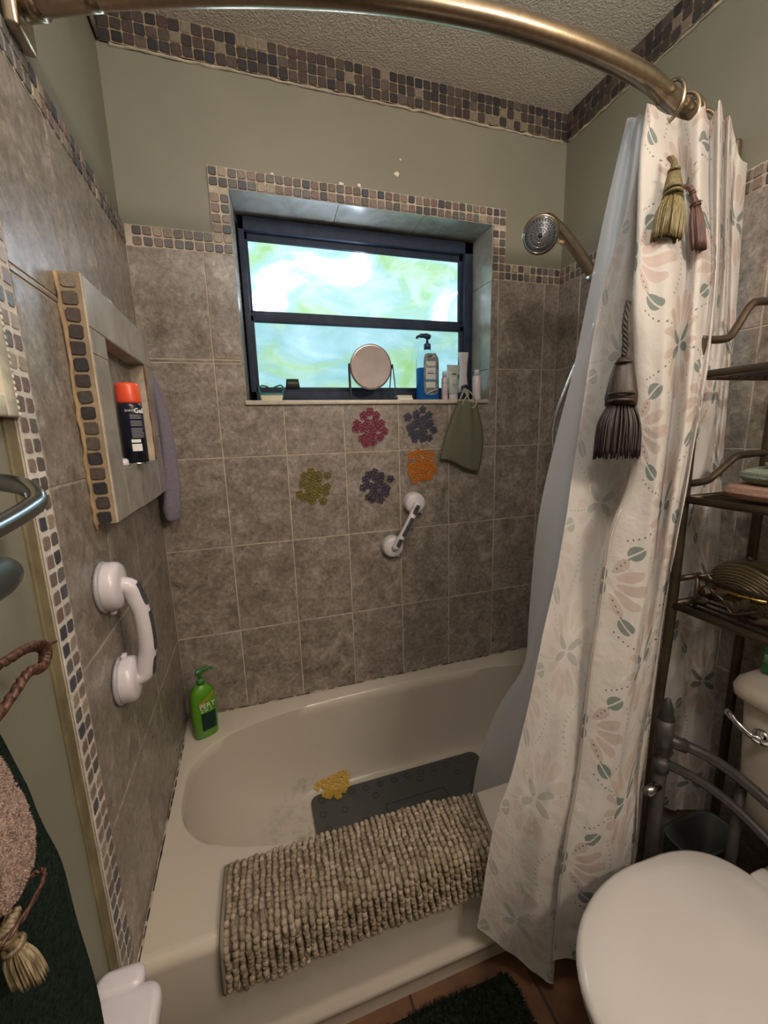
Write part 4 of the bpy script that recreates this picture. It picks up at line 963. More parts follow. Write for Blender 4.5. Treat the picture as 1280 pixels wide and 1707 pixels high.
# ------------------------------------------------------------------ curtains
PRINTED = [
 [(1.101,-0.715,1.978),(1.106,-0.700,1.897),(1.088,-0.700,1.820),(1.014,-0.715,1.620),(0.966,-0.735,1.391),(0.911,-0.760,1.119),(0.876,-0.775,0.990),(0.838,-0.790,0.875),(0.781,-0.800,0.634),(0.729,-0.805,0.493),(0.693,-0.800,0.227)],
 [(1.127,-0.700,1.992),(1.126,-0.690,1.906),(1.124,-0.690,1.748),(1.075,-0.700,1.628),(1.049,-0.715,1.391),(0.981,-0.750,1.110),(0.936,-0.765,0.977),(0.894,-0.785,0.861),(0.839,-0.800,0.616),(0.794,-0.800,0.464),(0.773,-0.790,0.110)],
 [(1.136,-0.700,1.992),(1.147,-0.680,1.914),(1.152,-0.680,1.755),(1.123,-0.690,1.634),(1.125,-0.700,1.391),(1.043,-0.750,1.103),(0.984,-0.775,0.973),(0.934,-0.800,0.861),(0.878,-0.830,0.630),(0.832,-0.840,0.458),(0.817,-0.830,0.088)],
 [(1.132,-0.710,1.985),(1.127,-0.700,1.912),(1.122,-0.710,1.742),(1.075,-0.750,1.607),(1.070,-0.770,1.452),(1.056,-0.785,1.250),(1.017,-0.785,1.110),(0.987,-0.800,0.952),(0.957,-0.815,0.822),(0.924,-0.830,0.591),(0.885,-0.840,0.364),(0.874,-0.850,0.036)],
 [(1.076,-0.735,1.965),(1.057,-0.745,1.877),(1.029,-0.780,1.705),(1.011,-0.800,1.589),(1.020,-0.810,1.447),(1.025,-0.815,1.254),(0.986,-0.810,1.132),(0.961,-0.820,0.964),(0.938,-0.830,0.835),(0.916,-0.840,0.603),(0.874,-0.855,0.386),(0.862,-0.860,0.130)],
 [(1.078,-0.750,1.952),(1.060,-0.770,1.814),(1.039,-0.820,1.585),(1.038,-0.840,1.430),(1.038,-0.850,1.246),(1.017,-0.850,1.062),(0.992,-0.860,0.872),(0.966,-0.870,0.672),(0.939,-0.875,0.456),(0.928,-0.870,0.113)],
 [(1.111,-0.735,1.958),(1.110,-0.765,1.823),(1.079,-0.820,1.651),(1.061,-0.845,1.473),(1.054,-0.855,1.293),(1.043,-0.860,1.062),(1.015,-0.870,0.872),(0.985,-0.875,0.670),(0.974,-0.875,0.443),(0.969,-0.875,0.100)],
 [(1.183,-0.710,1.976),(1.208,-0.725,1.823),(1.178,-0.770,1.677),(1.151,-0.790,1.589),(1.138,-0.800,1.482),(1.127,-0.810,1.374),(1.112,-0.820,1.238),(1.091,-0.835,1.114),(1.070,-0.845,0.987),(1.042,-0.860,0.790),(1.026,-0.865,0.573),(1.019,-0.870,0.387),(1.013,-0.870,0.069)],
 [(1.191,-0.735,1.956),(1.186,-0.765,1.801),(1.165,-0.800,1.654),(1.128,-0.835,1.477),(1.116,-0.845,1.361),(1.095,-0.855,1.243),(1.081,-0.860,1.121),(1.070,-0.865,0.927),(1.066,-0.865,0.714),(1.052,-0.870,0.490),(1.042,-0.870,0.238)],
 [(1.204,-0.750,1.973),(1.200,-0.770,1.801),(1.185,-0.800,1.656),(1.156,-0.830,1.478),(1.125,-0.850,1.360),(1.103,-0.860,1.243),(1.088,-0.865,1.122),(1.077,-0.870,0.929),(1.070,-0.870,0.717),(1.061,-0.870,0.486),(1.062,-0.870,0.230)],
 [(1.273,-0.715,1.982),(1.277,-0.730,1.829),(1.249,-0.770,1.671),(1.210,-0.800,1.521),(1.167,-0.830,1.420),(1.129,-0.850,1.228),(1.110,-0.855,1.117),(1.094,-0.860,0.921),(1.088,-0.860,0.705),(1.071,-0.865,0.546),(1.078,-0.860,0.202)],
 [(1.268,-0.735,2.006),(1.266,-0.755,1.816),(1.249,-0.780,1.668),(1.213,-0.810,1.519),(1.184,-0.830,1.441),(1.123,-0.860,1.230),(1.105,-0.865,1.120),(1.083,-0.870,0.977),(1.073,-0.870,0.791),(1.060,-0.870,0.672),(1.057,-0.870,0.555),(1.072,-0.870,0.391),(1.078,-0.870,0.103)],
 [(1.332,-0.700,2.001),(1.345,-0.705,1.849),(1.358,-0.710,1.700),(1.347,-0.720,1.542),(1.320,-0.730,1.430),(1.271,-0.745,1.207),(1.244,-0.750,1.077),(1.211,-0.760,0.911),(1.202,-0.760,0.691),(1.186,-0.770,0.559),(1.188,-0.770,0.399),(1.206,-0.770,0.200)],
 [(1.321,-0.720,1.996),(1.341,-0.720,1.842),(1.356,-0.725,1.682),(1.364,-0.730,1.499),(1.356,-0.735,1.360),(1.327,-0.745,1.203),(1.304,-0.750,1.071),(1.299,-0.755,0.895),(1.291,-0.760,0.670),(1.265,-0.770,0.504),(1.268,-0.770,0.315)],
 [(1.390,-0.680,2.006),(1.405,-0.680,1.869),(1.427,-0.680,1.703),(1.434,-0.690,1.507),(1.424,-0.700,1.360),(1.403,-0.710,1.194),(1.386,-0.720,1.055),(1.379,-0.730,0.872),(1.374,-0.740,0.638),(1.355,-0.750,0.462),(1.345,-0.760,0.278)],
 [(1.410,-0.690,1.947),(1.413,-0.690,1.827),(1.433,-0.690,1.700),(1.439,-0.700,1.505),(1.430,-0.710,1.360),(1.414,-0.720,1.194),(1.398,-0.735,1.057),(1.397,-0.745,0.875),(1.398,-0.755,0.642),(1.372,-0.770,0.473),(1.366,-0.775,0.286)],
 [(1.465,-0.670,1.954),(1.476,-0.675,1.708),(1.477,-0.680,1.567),(1.464,-0.690,1.449),(1.461,-0.700,1.283),(1.465,-0.715,1.045),(1.469,-0.730,0.857),(1.460,-0.755,0.628),(1.444,-0.770,0.452),(1.422,-0.775,0.266)],
]
LINER = [
 [(1.106,-0.660,1.991),(1.095,-0.640,1.872),(1.090,-0.620,1.766),(1.076,-0.600,1.597),(1.052,-0.600,1.478),(1.022,-0.590,1.324),(0.993,-0.580,1.144),(0.993,-0.560,0.981),(0.993,-0.550,0.812),(0.990,-0.540,0.677),(0.936,-0.500,0.527),(0.889,-0.470,0.330),(0.877,-0.450,0.145)],
 [(1.086,-0.690,1.971),(1.095,-0.660,1.862),(1.089,-0.650,1.754),(1.079,-0.640,1.588),(1.064,-0.630,1.440),(1.042,-0.620,1.297),(1.022,-0.610,1.115),(1.009,-0.600,0.951),(0.996,-0.580,0.807),(0.979,-0.550,0.647),(0.947,-0.510,0.469),(0.916,-0.480,0.262),(0.899,-0.470,0.111)],
 [(1.130,-0.660,1.997),(1.121,-0.650,1.870),(1.117,-0.640,1.761),(1.095,-0.650,1.611),(1.067,-0.650,1.424),(1.056,-0.630,1.223),(1.049,-0.610,0.982),(1.040,-0.580,0.799),(1.013,-0.560,0.645),(0.980,-0.530,0.455),(0.944,-0.500,0.227),(0.920,-0.490,0.089)],
 [(1.100,-0.700,1.973),(1.103,-0.690,1.848),(1.102,-0.680,1.744),(1.089,-0.670,1.605),(1.066,-0.670,1.422),(1.065,-0.650,1.224),(1.073,-0.620,0.982),(1.073,-0.590,0.780),(1.048,-0.570,0.605),(1.015,-0.545,0.395),(0.975,-0.520,0.191),(0.960,-0.500,0.039)],
 [(1.161,-0.670,1.991),(1.170,-0.660,1.872),(1.168,-0.650,1.762),(1.157,-0.650,1.614),(1.139,-0.650,1.424),(1.142,-0.630,1.218),(1.143,-0.610,0.970),(1.136,-0.590,0.768),(1.108,-0.575,0.594),(1.068,-0.560,0.392),(1.027,-0.540,0.193),(1.003,-0.520,0.044)],
 [(1.179,-0.690,1.986),(1.190,-0.680,1.864),(1.198,-0.670,1.757),(1.209,-0.660,1.615),(1.205,-0.650,1.424),(1.200,-0.640,1.215),(1.216,-0.610,0.961),(1.212,-0.590,0.754),(1.192,-0.580,0.578),(1.149,-0.570,0.376),(1.102,-0.560,0.187),(1.071,-0.550,0.051)],
 [(1.257,-0.660,2.013),(1.267,-0.660,1.884),(1.276,-0.650,1.773),(1.290,-0.640,1.624),(1.298,-0.630,1.425),(1.317,-0.610,1.205),(1.315,-0.600,0.944),(1.303,-0.590,0.737),(1.286,-0.580,0.556),(1.268,-0.570,0.342),(1.222,-0.560,0.146),(1.192,-0.550,0.005)],
]

def resample(line, K):
    pts = smooth_path(line, 5); cu = [0]
    for a, b in zip(pts, pts[1:]): cu.append(cu[-1] + (b - a).length)
    out = []; i = 0
    for k in range(K):
        s = cu[-1] * k / (K - 1)
        while i < len(cu) - 2 and cu[i + 1] < s: i += 1
        out.append(pts[i].lerp(pts[i + 1], min(1, (s - cu[i]) / (cu[i + 1] - cu[i]))))
    return out
def curtain_mesh(nodes, K, sub, wid, seed, amp=.0035, zmin=None):
    L = [resample(n, K) for n in nodes]; rows = []; us = [0]
    for k in range(K): rows.append(smooth_path([l[k] for l in L], sub))
    n = len(rows[0])
    for i, r in enumerate(rows):
        for j, p in enumerate(r):
            q = Vector((j * .35 + seed, i * .06, seed)); a = amp * (.4 + .9 * i / K)
            p.y += a * noise.noise(q) + a * .5 * noise.noise(q * 3.1); p.x += a * .6 * noise.noise(q + Vector((7, 3, 1)))
            if zmin and p.z < zmin: p.z = zmin
    mid = int(K * .45)     # fabric coordinate along the cloth
    for j in range(1, n): us.append(us[-1] + (rows[mid][j] - rows[mid][j - 1]).length)
    bm = bmesh.new(); uvl = bm.loops.layers.uv.new('UVMap'); vs = [[bm.verts.new(p) for p in r] for r in rows]
    for i in range(K - 1):
        for j in range(n - 1):
            f = bm.faces.new((vs[i][j], vs[i + 1][j], vs[i + 1][j + 1], vs[i][j + 1]))
            for lp, (a, b) in zip(f.loops, ((i, j), (i + 1, j), (i + 1, j + 1), (i, j + 1))): lp[uvl].uv = (us[b], 1.9 * (1 - a / (K - 1)))
    return bm
def cloth_shader(m, nt, b, col, tr, opacity=1.0, rough=.75):
    if not isinstance(col, tuple): nt.links.new(col, b.inputs['Base Color'])
    else: b.inputs['Base Color'].default_value = (*col, 1)
    b.inputs['Roughness'].default_value = rough; b.inputs['Specular IOR Level'].default_value = .3
    t = nt.nodes.new('ShaderNodeBsdfTranslucent')
    if isinstance(col, tuple): t.inputs[0].default_value = (*col, 1)
    else: nt.links.new(col, t.inputs[0])
    mx = nt.nodes.new('ShaderNodeMixShader'); mx.inputs[0].default_value = tr
    nt.links.new(b.outputs[0], mx.inputs[1]); nt.links.new(t.outputs[0], mx.inputs[2]); last = mx.outputs[0]
    if opacity < 1:
        tp_ = nt.nodes.new('ShaderNodeBsdfTransparent'); m2 = nt.nodes.new('ShaderNodeMixShader'); m2.inputs[0].default_value = opacity
        nt.links.new(tp_.outputs[0], m2.inputs[1]); nt.links.new(last, m2.inputs[2]); last = m2.outputs[0]
    nt.links.new(last, nt.nodes['Material Output'].inputs[0])
def fade_u():
    L = [resample(n, 120)[54] for n in PRINTED[:5]]; return sum((b - a).length for a, b in zip(L, L[1:])) * .80
FADE_U = fade_u()
def mk_print():
    m, nt, b = new_mat('floral_curtain_print'); uv = nt.nodes.new('ShaderNodeUVMap'); uv.uv_map = 'UVMap'
    sp = nt.nodes.new('ShaderNodeSeparateXYZ'); nt.links.new(uv.outputs[0], sp.inputs[0])
    W_, H_ = .285, .33
    X = S(nt, sp.outputs[0]); Y = S(nt, sp.outputs[1])
    x = s_abs(s_frac(X * (1 / W_) + .12) - .5) * W_; y = s_abs(s_frac(Y * (1 / H_) + .18) - .5) * H_
    xb = W_ / 2 - x; yb = H_ / 2 - y
    def ell(x, y, cx, cy, rx, ry, ang, sharp=9, taper=0.0):
        c, s = math.cos(ang), math.sin(ang); u = (x - cx) * c + (y - cy) * s; v = (y - cy) * c - (x - cx) * s
        q = v * (1 / ry)
        if taper: q = v / (ry + u * taper)
        e = (u * u) * (1 / rx ** 2) + q * q
        return s_clamp((1.0 - e) * sharp), u, v
    pk = None
    def add(cur, new): return new if cur is None else s_max(cur, new)
    # motif A: upright fans above and below a four-leaf centre
    for cx, cy, rx, ry, an in ((0, .078, .034, .0120, PI / 2), (.023, .066, .030, .0108, 1.20), (.041, .043, .028, .0104, .78), (.053, .018, .021, .0085, .38)):
        pk = add(pk, ell(x, y, cx, cy, rx, ry, an, taper=.12)[0])
    # motif B: fans lying left and right
    for cx, cy, rx, ry, an in ((.060, 0, .035, .0120, 0), (.049, .026, .029, .0108, .46), (.029, .042, .024, .0100, .95)):
        pk = add(pk, ell(xb, yb, cx, cy, rx, ry, an, taper=.12)[0])
    gr = ell(x, y, .021, .015, .0205, .0085, .62)[0]
    for cx, cy, an in ((.054, .080, .75), ):
        e, u, v = ell(xb, yb, cx, cy, .0185, .0150, an); gr = s_max(gr, e * s_gt(s_abs(v), .0017))
    gr = s_max(gr, ell(xb, yb, .0, .016, .0145, .0065, PI / 2)[0])
    # dotted chains
    dots = None
    for ox, oy, an, n, xx, yy in ((.044, .028, .52, 7, x, y), (.020, .030, .98, 4, xb, yb)):
        c, s = math.cos(an), math.sin(an); u = (xx - ox) * c + (yy - oy) * s; v = (yy - oy) * c - (xx - ox) * s
        t = (s_frac(u * (1 / .0115)) - .5) * .0115
        d = s_lt(t * t + v * v, .0021 ** 2) * s_gt(u, 0.0) * s_lt(u, n * .0115); dots = add(dots, d)
    r = _m(nt, 'SQRT', xb * xb + yb * yb); an = _m(nt, 'ARCTAN2', yb, xb)
    t = (s_frac(an * (1 / .105)) - .5) * .0135; rr = r - .112
    dots = s_max(dots, s_lt(t * t + rr * rr, .0021 ** 2) * s_lt(an, .74))
    v3 = coords(nt, 'UV'); tint = nz(nt, v3, 9, 2)
    pink = ramp(nt, tint, [(.35, (.49, .385, .355)), (.65, (.58, .445, .385))])
    base = (.64, .60, .565)
    # the print is drawn more faintly towards the open edge
    fade = s_clamp((X - FADE_U) * 60.0) * .52 + .45
    c = mix(nt, pk * fade * .78, base, pink); c = mix(nt, gr * fade * .92, c, (.17, .215, .20)); c = mix(nt, dots * fade * .9, c, (.13, .15, .15))
    cloth_shader(m, nt, b, c, .30)
    nn = nt.nodes.new('ShaderNodeTexNoise'); nn.inputs['Scale'].default_value = 14; nn.inputs['Detail'].default_value = 6; nt.links.new(uv.outputs[0], nn.inputs['Vector'])
    bump(nt, b, nn.outputs['Fac'], .6, .012); return m
def mk_liner():
    m, nt, b = new_mat('sheer_white_liner'); cloth_shader(m, nt, b, (.90, .92, .97), .66, .86, .5)
    v = coords(nt); bump(nt, b, nz(nt, v, 12, 6), .25, .01); return m
cur = thing('shower_curtain', 'white shower curtain printed with pink and green flowers', 'curtain', (1.15, -.76, 1.9))
obj('curtain_cloth', curtain_mesh(PRINTED, 120, 6, 1.8, 3.3), mk_print(), cur)
edge = resample(PRINTED[4], 90); 
obj('stitched_hem', tube([p + Vector((-.002, -.006, 0)) for p in edge[38:88]], .0016, 5), plain('hem_thread', (.45, .38, .34), .8), cur)
lin = thing('curtain_liner', 'sheer white curtain liner falling inside the bathtub', 'curtain liner', (1.12, -.65, 1.9))
obj('liner_cloth', curtain_mesh(LINER, 90, 6, 1.8, 8.1, .003, .075), mk_liner(), lin)
# rings
def rod_at(x):
    i = max(k for k in range(len(RPT) - 1) if RPT[k].x <= x); t = (x - RPT[i].x) / (RPT[i + 1].x - RPT[i].x); return RPT[i].lerp(RPT[i + 1], t), (RPT[i + 1] - RPT[i]).normalized()
RL = ['first curtain ring at the open end of the curtain', 'second curtain ring from the open end', 'third curtain ring from the open end']
for k, x in enumerate((1.150, 1.205, 1.235, 1.29, 1.34, 1.41)):
    p, d = rod_at(x); R_ = .031; c0 = p - Vector((0, 0, R_ - .0178 - .003)); u = Vector((0, 0, 1)); v = (d.cross(u)).normalized(); v = (v + d * (.25 if k % 2 else -.15)).normalized()
    bm = bmesh.new(); add_tube(bm, [c0 + u * math.cos(a * PI / 16) * R_ * 1.15 + v * math.sin(a * PI / 16) * R_ for a in range(32)], .0038, 10, closed=True)
    o = obj('curtain_ring', bm, M_NICKEL); tag(o, ('brass toned ' + RL[k]) if k < 3 else ['', '', '', 'brass toned curtain ring next right of the third one, above the pleats', 'brass toned curtain ring above the pleats by the tall curtain peak', 'brass toned curtain ring nearest the right wall'][k], 'ring', 'curtain rings on the rod')

# ------------------------------------------------------------------ tassels
def tassel(label, top, neck, bot, r0, r1, mat, mat2, seed, cord_from=None, fr=.0017):
    rnd = random.Random(seed); top, neck, bot = Vector(top), Vector(neck), Vector(bot); th = thing('tassel', label, 'tassel', tuple(neck), group=None)
    d = (neck - top).normalized(); L = (neck - top).length
    if cord_from:
        p = [Vector(q) for q in cord_from]; path = smooth_path(p, 8)
        for ph in (0, 2.1, 4.2): obj('cord_strand', tube([q + Vector((math.cos(i * .9 + ph), math.sin(i * .9 + ph), 0)) * .003 for i, q in enumerate(path)], .0030, 6), mat2, th)
    def ax(prof): return lathe(prof, 24, (top, d), .75)
    obj('tassel_head', ax([(0, 0), (r0 * .35, .001), (r0 * .55, L * .15), (r0 * .75, L * .45), (r0 * .95, L * .8), (r0 * .9, L), (0, L)]), mat2, th)
    for z_, rr in ((L * .12, r0 * .52), (L * .78, r0 * .98), (L * .93, r0 * .98)):
        x = d.orthogonal().normalized(); y = d.cross(x); c = top + d * z_
        obj('wrapped_cord', tube([c + (x * math.cos(a * PI / 20) + y * .75 * math.sin(a * PI / 20)) * (rr + .06 * r0 * (a % 2)) for a in range(40)], .0032 if r0 > .012 else .0018, 7, closed=True, up=d), mat2, th)
    bm = bmesh.new(); dd_ = (bot - neck); x = Vector((1, 0, 0)); y = Vector((0, 1, 0))
    for k in range(110):
        a = rnd.uniform(0, 2 * PI); q = rnd.uniform(.55, 1) ** .5; c, s = math.cos(a) * q, math.sin(a) * q * .6; e = rnd.uniform(.94, 1.03)
        pts = [neck + x * c * r0 * .9 + y * s * r0 * .9, neck + dd_ * .35 + (x * c + y * s) * (r0 * .4 + r1 * .75), neck + dd_ * e + (x * (c + rnd.uniform(-.08, .08)) + y * s) * r1 * 1.05]
        add_tube(bm, smooth_path(pts, 3), [fr] * 6 + [fr * .65], 4)
    obj('fringe', bm, mat, th, kind='stuff')
    obj('fringe_core', loft([[neck + dd_ * t + Vector((math.cos(a * PI / 10) * r, math.sin(a * PI / 10) * r * .55, 0)) for a in range(20)] for t, r in ((0, r0 * .8), (.35, r0 * .3 + r1 * .6), (.9, r1 * .9))]), mat2, th)
    return th
def silk(name, a, b_):
    m, nt, b = new_mat(name); v = coords(nt); mp = nt.nodes.new('ShaderNodeMapping'); mp.inputs['Scale'].default_value = (1, 1, .12); nt.links.new(v, mp.inputs[0])
    nt.links.new(ramp(nt, nz(nt, mp.outputs[0], 330, 2), [(.35, a), (.65, b_)]), b.inputs['Base Color']); b.inputs['Roughness'].default_value = .5; return m
GOLD1, GOLD2 = silk('gold_silk', (.10, .075, .025), (.25, .195, .085)), silk('gold_silk_dark', (.085, .065, .022), (.19, .145, .06))
MAR1, MAR2 = silk('maroon_silk', (.012, .006, .007), (.036, .017, .016)), silk('maroon_silk_dark', (.022, .013, .009), (.045, .027, .018))
MAR3 = silk('rust_silk', (.055, .022, .020), (.12, .055, .040))
tassel('gold silk tassel hanging over the top of the curtain', (1.083, -.80, 1.822), (1.077, -.808, 1.768), (1.066, -.812, 1.694), .018, .030, GOLD1, GOLD2, 1, [(1.092, -.782, 1.850), (1.087, -.795, 1.835), (1.083, -.80, 1.823)])
tassel('slim rust red tassel tucked behind a curtain pleat beside the gold one', (1.146, -.790, 1.795), (1.152, -.797, 1.765), (1.163, -.803, 1.690), .010, .015, MAR3, MAR3, 2, [(1.142, -.772, 1.812), (1.144, -.785, 1.805), (1.146, -.790, 1.796)])
tassel('large dark maroon tassel hanging on the left of the curtain front', (1.004, -.795, 1.485), (.996, -.803, 1.392), (.985, -.812, 1.290), .031, .046, MAR1, MAR2, 3, [(1.010, -.79, 1.590), (1.000, -.795, 1.550), (1.004, -.795, 1.515), (1.004, -.795, 1.487)])

# ------------------------------------------------------------------ étagère over the toilet
et = thing('etagere', 'dark bronze metal shelf unit standing over the toilet', 'shelf unit', (1.32, -1.12, 0))
EX0, EX1, EY0, EY1 = 1.200, 1.452, -.800, -1.440
SH = (1.452, 1.188, .938)
for x in (EX0, EX1):
    for y in (EY0, EY1):
        zt = 1.60 if x == EX1 else 1.526
        if (x, y) == (EX0, EY0): pts = [(1.176, y - .010, .002), (1.180, y - .006, .45), (1.190, y, .70), (x, y, .95), (x, y, zt)]
        else: pts = [(x, y, .002), (x, y, zt)]
        obj('post', tube(smooth_path(pts, 6), .0105, 12), M_BRONZE, et)
for z_ in SH:
    for x in (EX0, EX1): obj('shelf_rail', tube([(x, EY0 + .0, z_), (x, EY1, z_)], .0085, 10), M_BRONZE, et)
    for y in (EY0, EY1): obj('shelf_rail', tube([(EX0, y, z_), (EX1, y, z_)], .0085, 10), M_BRONZE, et)
    for k in range(1, 9):
        x = EX0 + (EX1 - EX0) * k / 9; obj('shelf_slat', tube([(x, EY0, z_), (x, EY1, z_)], .0032, 6), M_BRONZE, et)
for y in (EY0, EY1):
    for za, zb in ((1.524, 1.606), (1.222, 1.276)):
        obj('side_guard', tube(smooth_path([(EX0, y, za), (1.262, y, za + .003), (1.29, y, za + .016), (1.330, y, zb - .012), (1.352, y, zb), (1.40, y, zb + .004), (EX1, y, zb + .004)], 5), .0082, 12), M_BRONZE, et)
    obj('side_guard', tube([(EX0, y, 1.0), (1.24, y - .03 if y == EY0 else y + .03, 1.015)], .007, 8), M_BRONZE, et)
# scroll basket rail on the lowest shelf
BXX = 1.212; by0, by1 = -.842, -1.40
obj('basket_rim', tube([(BXX, by0, 1.018), (BXX, by1, 1.018)], .0045, 8), M_BRONZE, et)
obj('basket_rim', tube([(BXX, by0, .948), (BXX, by1, .948)], .0040, 8), M_BRONZE, et)
obj('basket_rim', tube([(BXX, by0, 1.018), (EX1 - .02, by0, 1.018)], .0045, 8), M_BRONZE, et)
for y in (by0, by1): obj('basket_upright', tube([(BXX, y, .940), (BXX, y, 1.020)], .0045, 8), M_BRONZE, et)
def leaf_bm(c, ang, L=.030, w_=.014):
    bm = bmesh.new(); d = Vector((0, math.cos(ang), math.sin(ang))); s_ = Vector((0, -math.sin(ang), math.cos(ang))); nx = Vector((1, 0, 0)); c = Vector(c)
    top_ = []; bot_ = []
    for k in range(9):
        t = k / 8; ww_ = w_ / 2 * math.sin(PI * t ** .8) + .0002
        top_.append([bm.verts.new(c + d * L * t + s_ * ww_ * q - nx * (.0025 - abs(q) * .002)) for q in (-1, 0, 1)]); bot_.append([bm.verts.new(c + d * L * t + s_ * ww_ * q + nx * .001) for q in (-1, 0, 1)])
    for A, B in zip(top_, top_[1:]):
        for q in (0, 1): bm.faces.new((A[q], B[q], B[q + 1], A[q + 1]))
    for A, B in zip(bot_, bot_[1:]):
        for q in (0, 1): bm.faces.new((A[q + 1], B[q + 1], B[q], A[q]))
    for A, B, C_, D_ in zip(top_, top_[1:], bot_, bot_[1:]):
        bm.faces.new((A[0], C_[0], D_[0], B[0])); bm.faces.new((A[2], B[2], D_[2], C_[2]))
    return bm
for k in range(9):
    y = by0 - .03 - k * .058; up = 1 if k % 2 == 0 else -1
    obj('scroll_vine', tube(smooth_path([(BXX, y + .03, .983), (BXX, y + .012, .983 + up * .020), (BXX, y - .008, .983 + up * .012), (BXX, y - .028, .983)], 5), .0028, 6), M_BRONZE, et)
    for a, dz in ((.9, .014), (-.8, -.010), (2.4, .008)): obj('scroll_leaf', leaf_bm((BXX, y, .983 + up * dz), a + up * .4, .036, .019), M_BRONZE, et)
for k in range(4): obj('scroll_leaf', leaf_bm((1.235 + k * .05, by0, .965 + .012 * (k % 2)), 1.2 + .5 * k, .036, .018), M_BRONZE, et)
# folded cloths on the middle shelf
def folded(name, label, cat, cx_, cy_, z_, a, b_, h, mat, seed, rz=0):
    rings = []; rnd = random.Random(seed)
    for k in range(9):
        t = k / 8; f = 1 - .10 * abs(2 * t - 1) ** 2.5; rings.append([p + Vector((0, 0, .003 * noise.noise(p * 14 + Vector((seed, 0, t * 3)))) ) for p in sell(cx_, cy_, z_ + .004 + t * (h - .004), a * f * (1 + .02 * math.sin(k * 2 + seed)), b_ * f, 5, 56, rz)])
    rings.insert(0, [Vector((cx_, cy_, z_ + .004)).lerp(p, .6) for p in rings[0]])
    rings.append([Vector((cx_, cy_, z_ + h + .002)).lerp(Vector((p.x, p.y, z_ + h + .002)), .6) for p in rings[-1]])
    o = obj(name, loft(rings), mat); tag(o, label, cat); return o
P_TERRY = cloth_mat('peach_terry', (.44, .27, .205), 240, 1.0); G_TERRY = cloth_mat('sage_terry', (.25, .29, .23), 240, 1.0); Y_TERRY = cloth_mat('mustard_cloth', (.42, .30, .15), 260, .8)
TZ = SH[1] + .009
folded('folded_towel', 'peach towel folded at the bottom of the stack on the shelf', 'towel', 1.318, -1.005, TZ, .112, .155, .032, P_TERRY, 1)
folded('folded_towel', 'sage green towel folded on top of the peach one', 'towel', 1.322, -1.008, TZ + .033, .106, .138, .030, G_TERRY, 2)
folded('folded_cloth', 'mustard yellow cloth lying flat on the sage towel', 'cloth', 1.330, -.985, TZ + .064, .080, .085, .014, Y_TERRY, 3)
rl = thing('rolled_towel', 'dusty pink towel rolled up on top of the folded stack', 'towel', (1.27, -1.03, TZ + .07))
for k, (cx_, cz_) in enumerate(((1.262, .094), (1.262, .074))):
    pts = [(cx_ + (.007 + .0012 * a) * 1.5 * math.cos(a * .55), 0, TZ + cz_ + (.004 + .0008 * a) * math.sin(a * .55)) for a in range(22)]
    bm = bmesh.new(); ringA = [Vector((p[0], -.985, p[2])) for p in pts]; ringB = [Vector((p[0] + .02, -1.16, p[2])) for p in pts]
    A = [bm.verts.new(p) for p in ringA]; B = [bm.verts.new(p) for p in ringB]
    for q in range(len(A) - 1): bm.faces.new((A[q], A[q + 1], B[q + 1], B[q]))
    o = obj('towel_roll', bm, cloth_mat('pink_terry', (.40, .23, .20), 260, .9), rl); so_ = o.modifiers.new('thick', 'SOLIDIFY'); so_.thickness = .0045
# ribbed bronze trinket dish in the basket
M_SHELL, nt, b = new_mat('ribbed_bronze'); v = coords(nt); wv = nt.nodes.new('ShaderNodeTexWave'); wv.wave_type = 'RINGS'; wv.rings_direction = 'X'; wv.inputs['Scale'].default_value = 55; wv.inputs['Distortion'].default_value = .6; nt.links.new(v, wv.inputs['Vector'])
nt.links.new(ramp(nt, wv.outputs['Fac'], [(.2, (.055, .038, .018)), (.8, (.15, .11, .055))]), b.inputs['Base Color']); b.inputs['Metallic'].default_value = .5; b.inputs['Roughness'].default_value = .38; bump(nt, b, wv.outputs['Fac'], .7, .003)
tk = thing('trinket_box', 'ribbed bronze shell trinket box in the shelf basket', 'box', (1.296, -.898, SH[2] + .009))
tc_ = Vector((1.296, -.898, SH[2] + .010))
def tsec(a, b_, z_): return sell(tc_.x, tc_.y, tc_.z + z_, a, b_, 2.4, 40)
obj('box_base', loft([tsec(.030, .045, 0), tsec(.046, .062, .012), tsec(.058, .074, .034), tsec(.060, .077, .046)]), M_SHELL, tk)
obj('gold_rim', tube([p for p in tsec(.062, .079, .049)], .0035, 8, closed=True, up=(0, 0, 1)), plain('gilt_metal', (.55, .36, .12), .25, 1), tk)
obj('domed_lid', loft([tsec(.061, .078, .050), tsec(.060, .077, .064), tsec(.054, .068, .084), tsec(.040, .050, .100), tsec(.020, .026, .109), tsec(.004, .005, .111)]), M_SHELL, tk)
obj('lid_knob', lathe([(0, 0), (.006, 0), (.004, .005), (.006, .009), (0, .012)], 12, (tc_ + Vector((0, .01, .108)), (0, 0, 1))), M_BRONZE, tk)

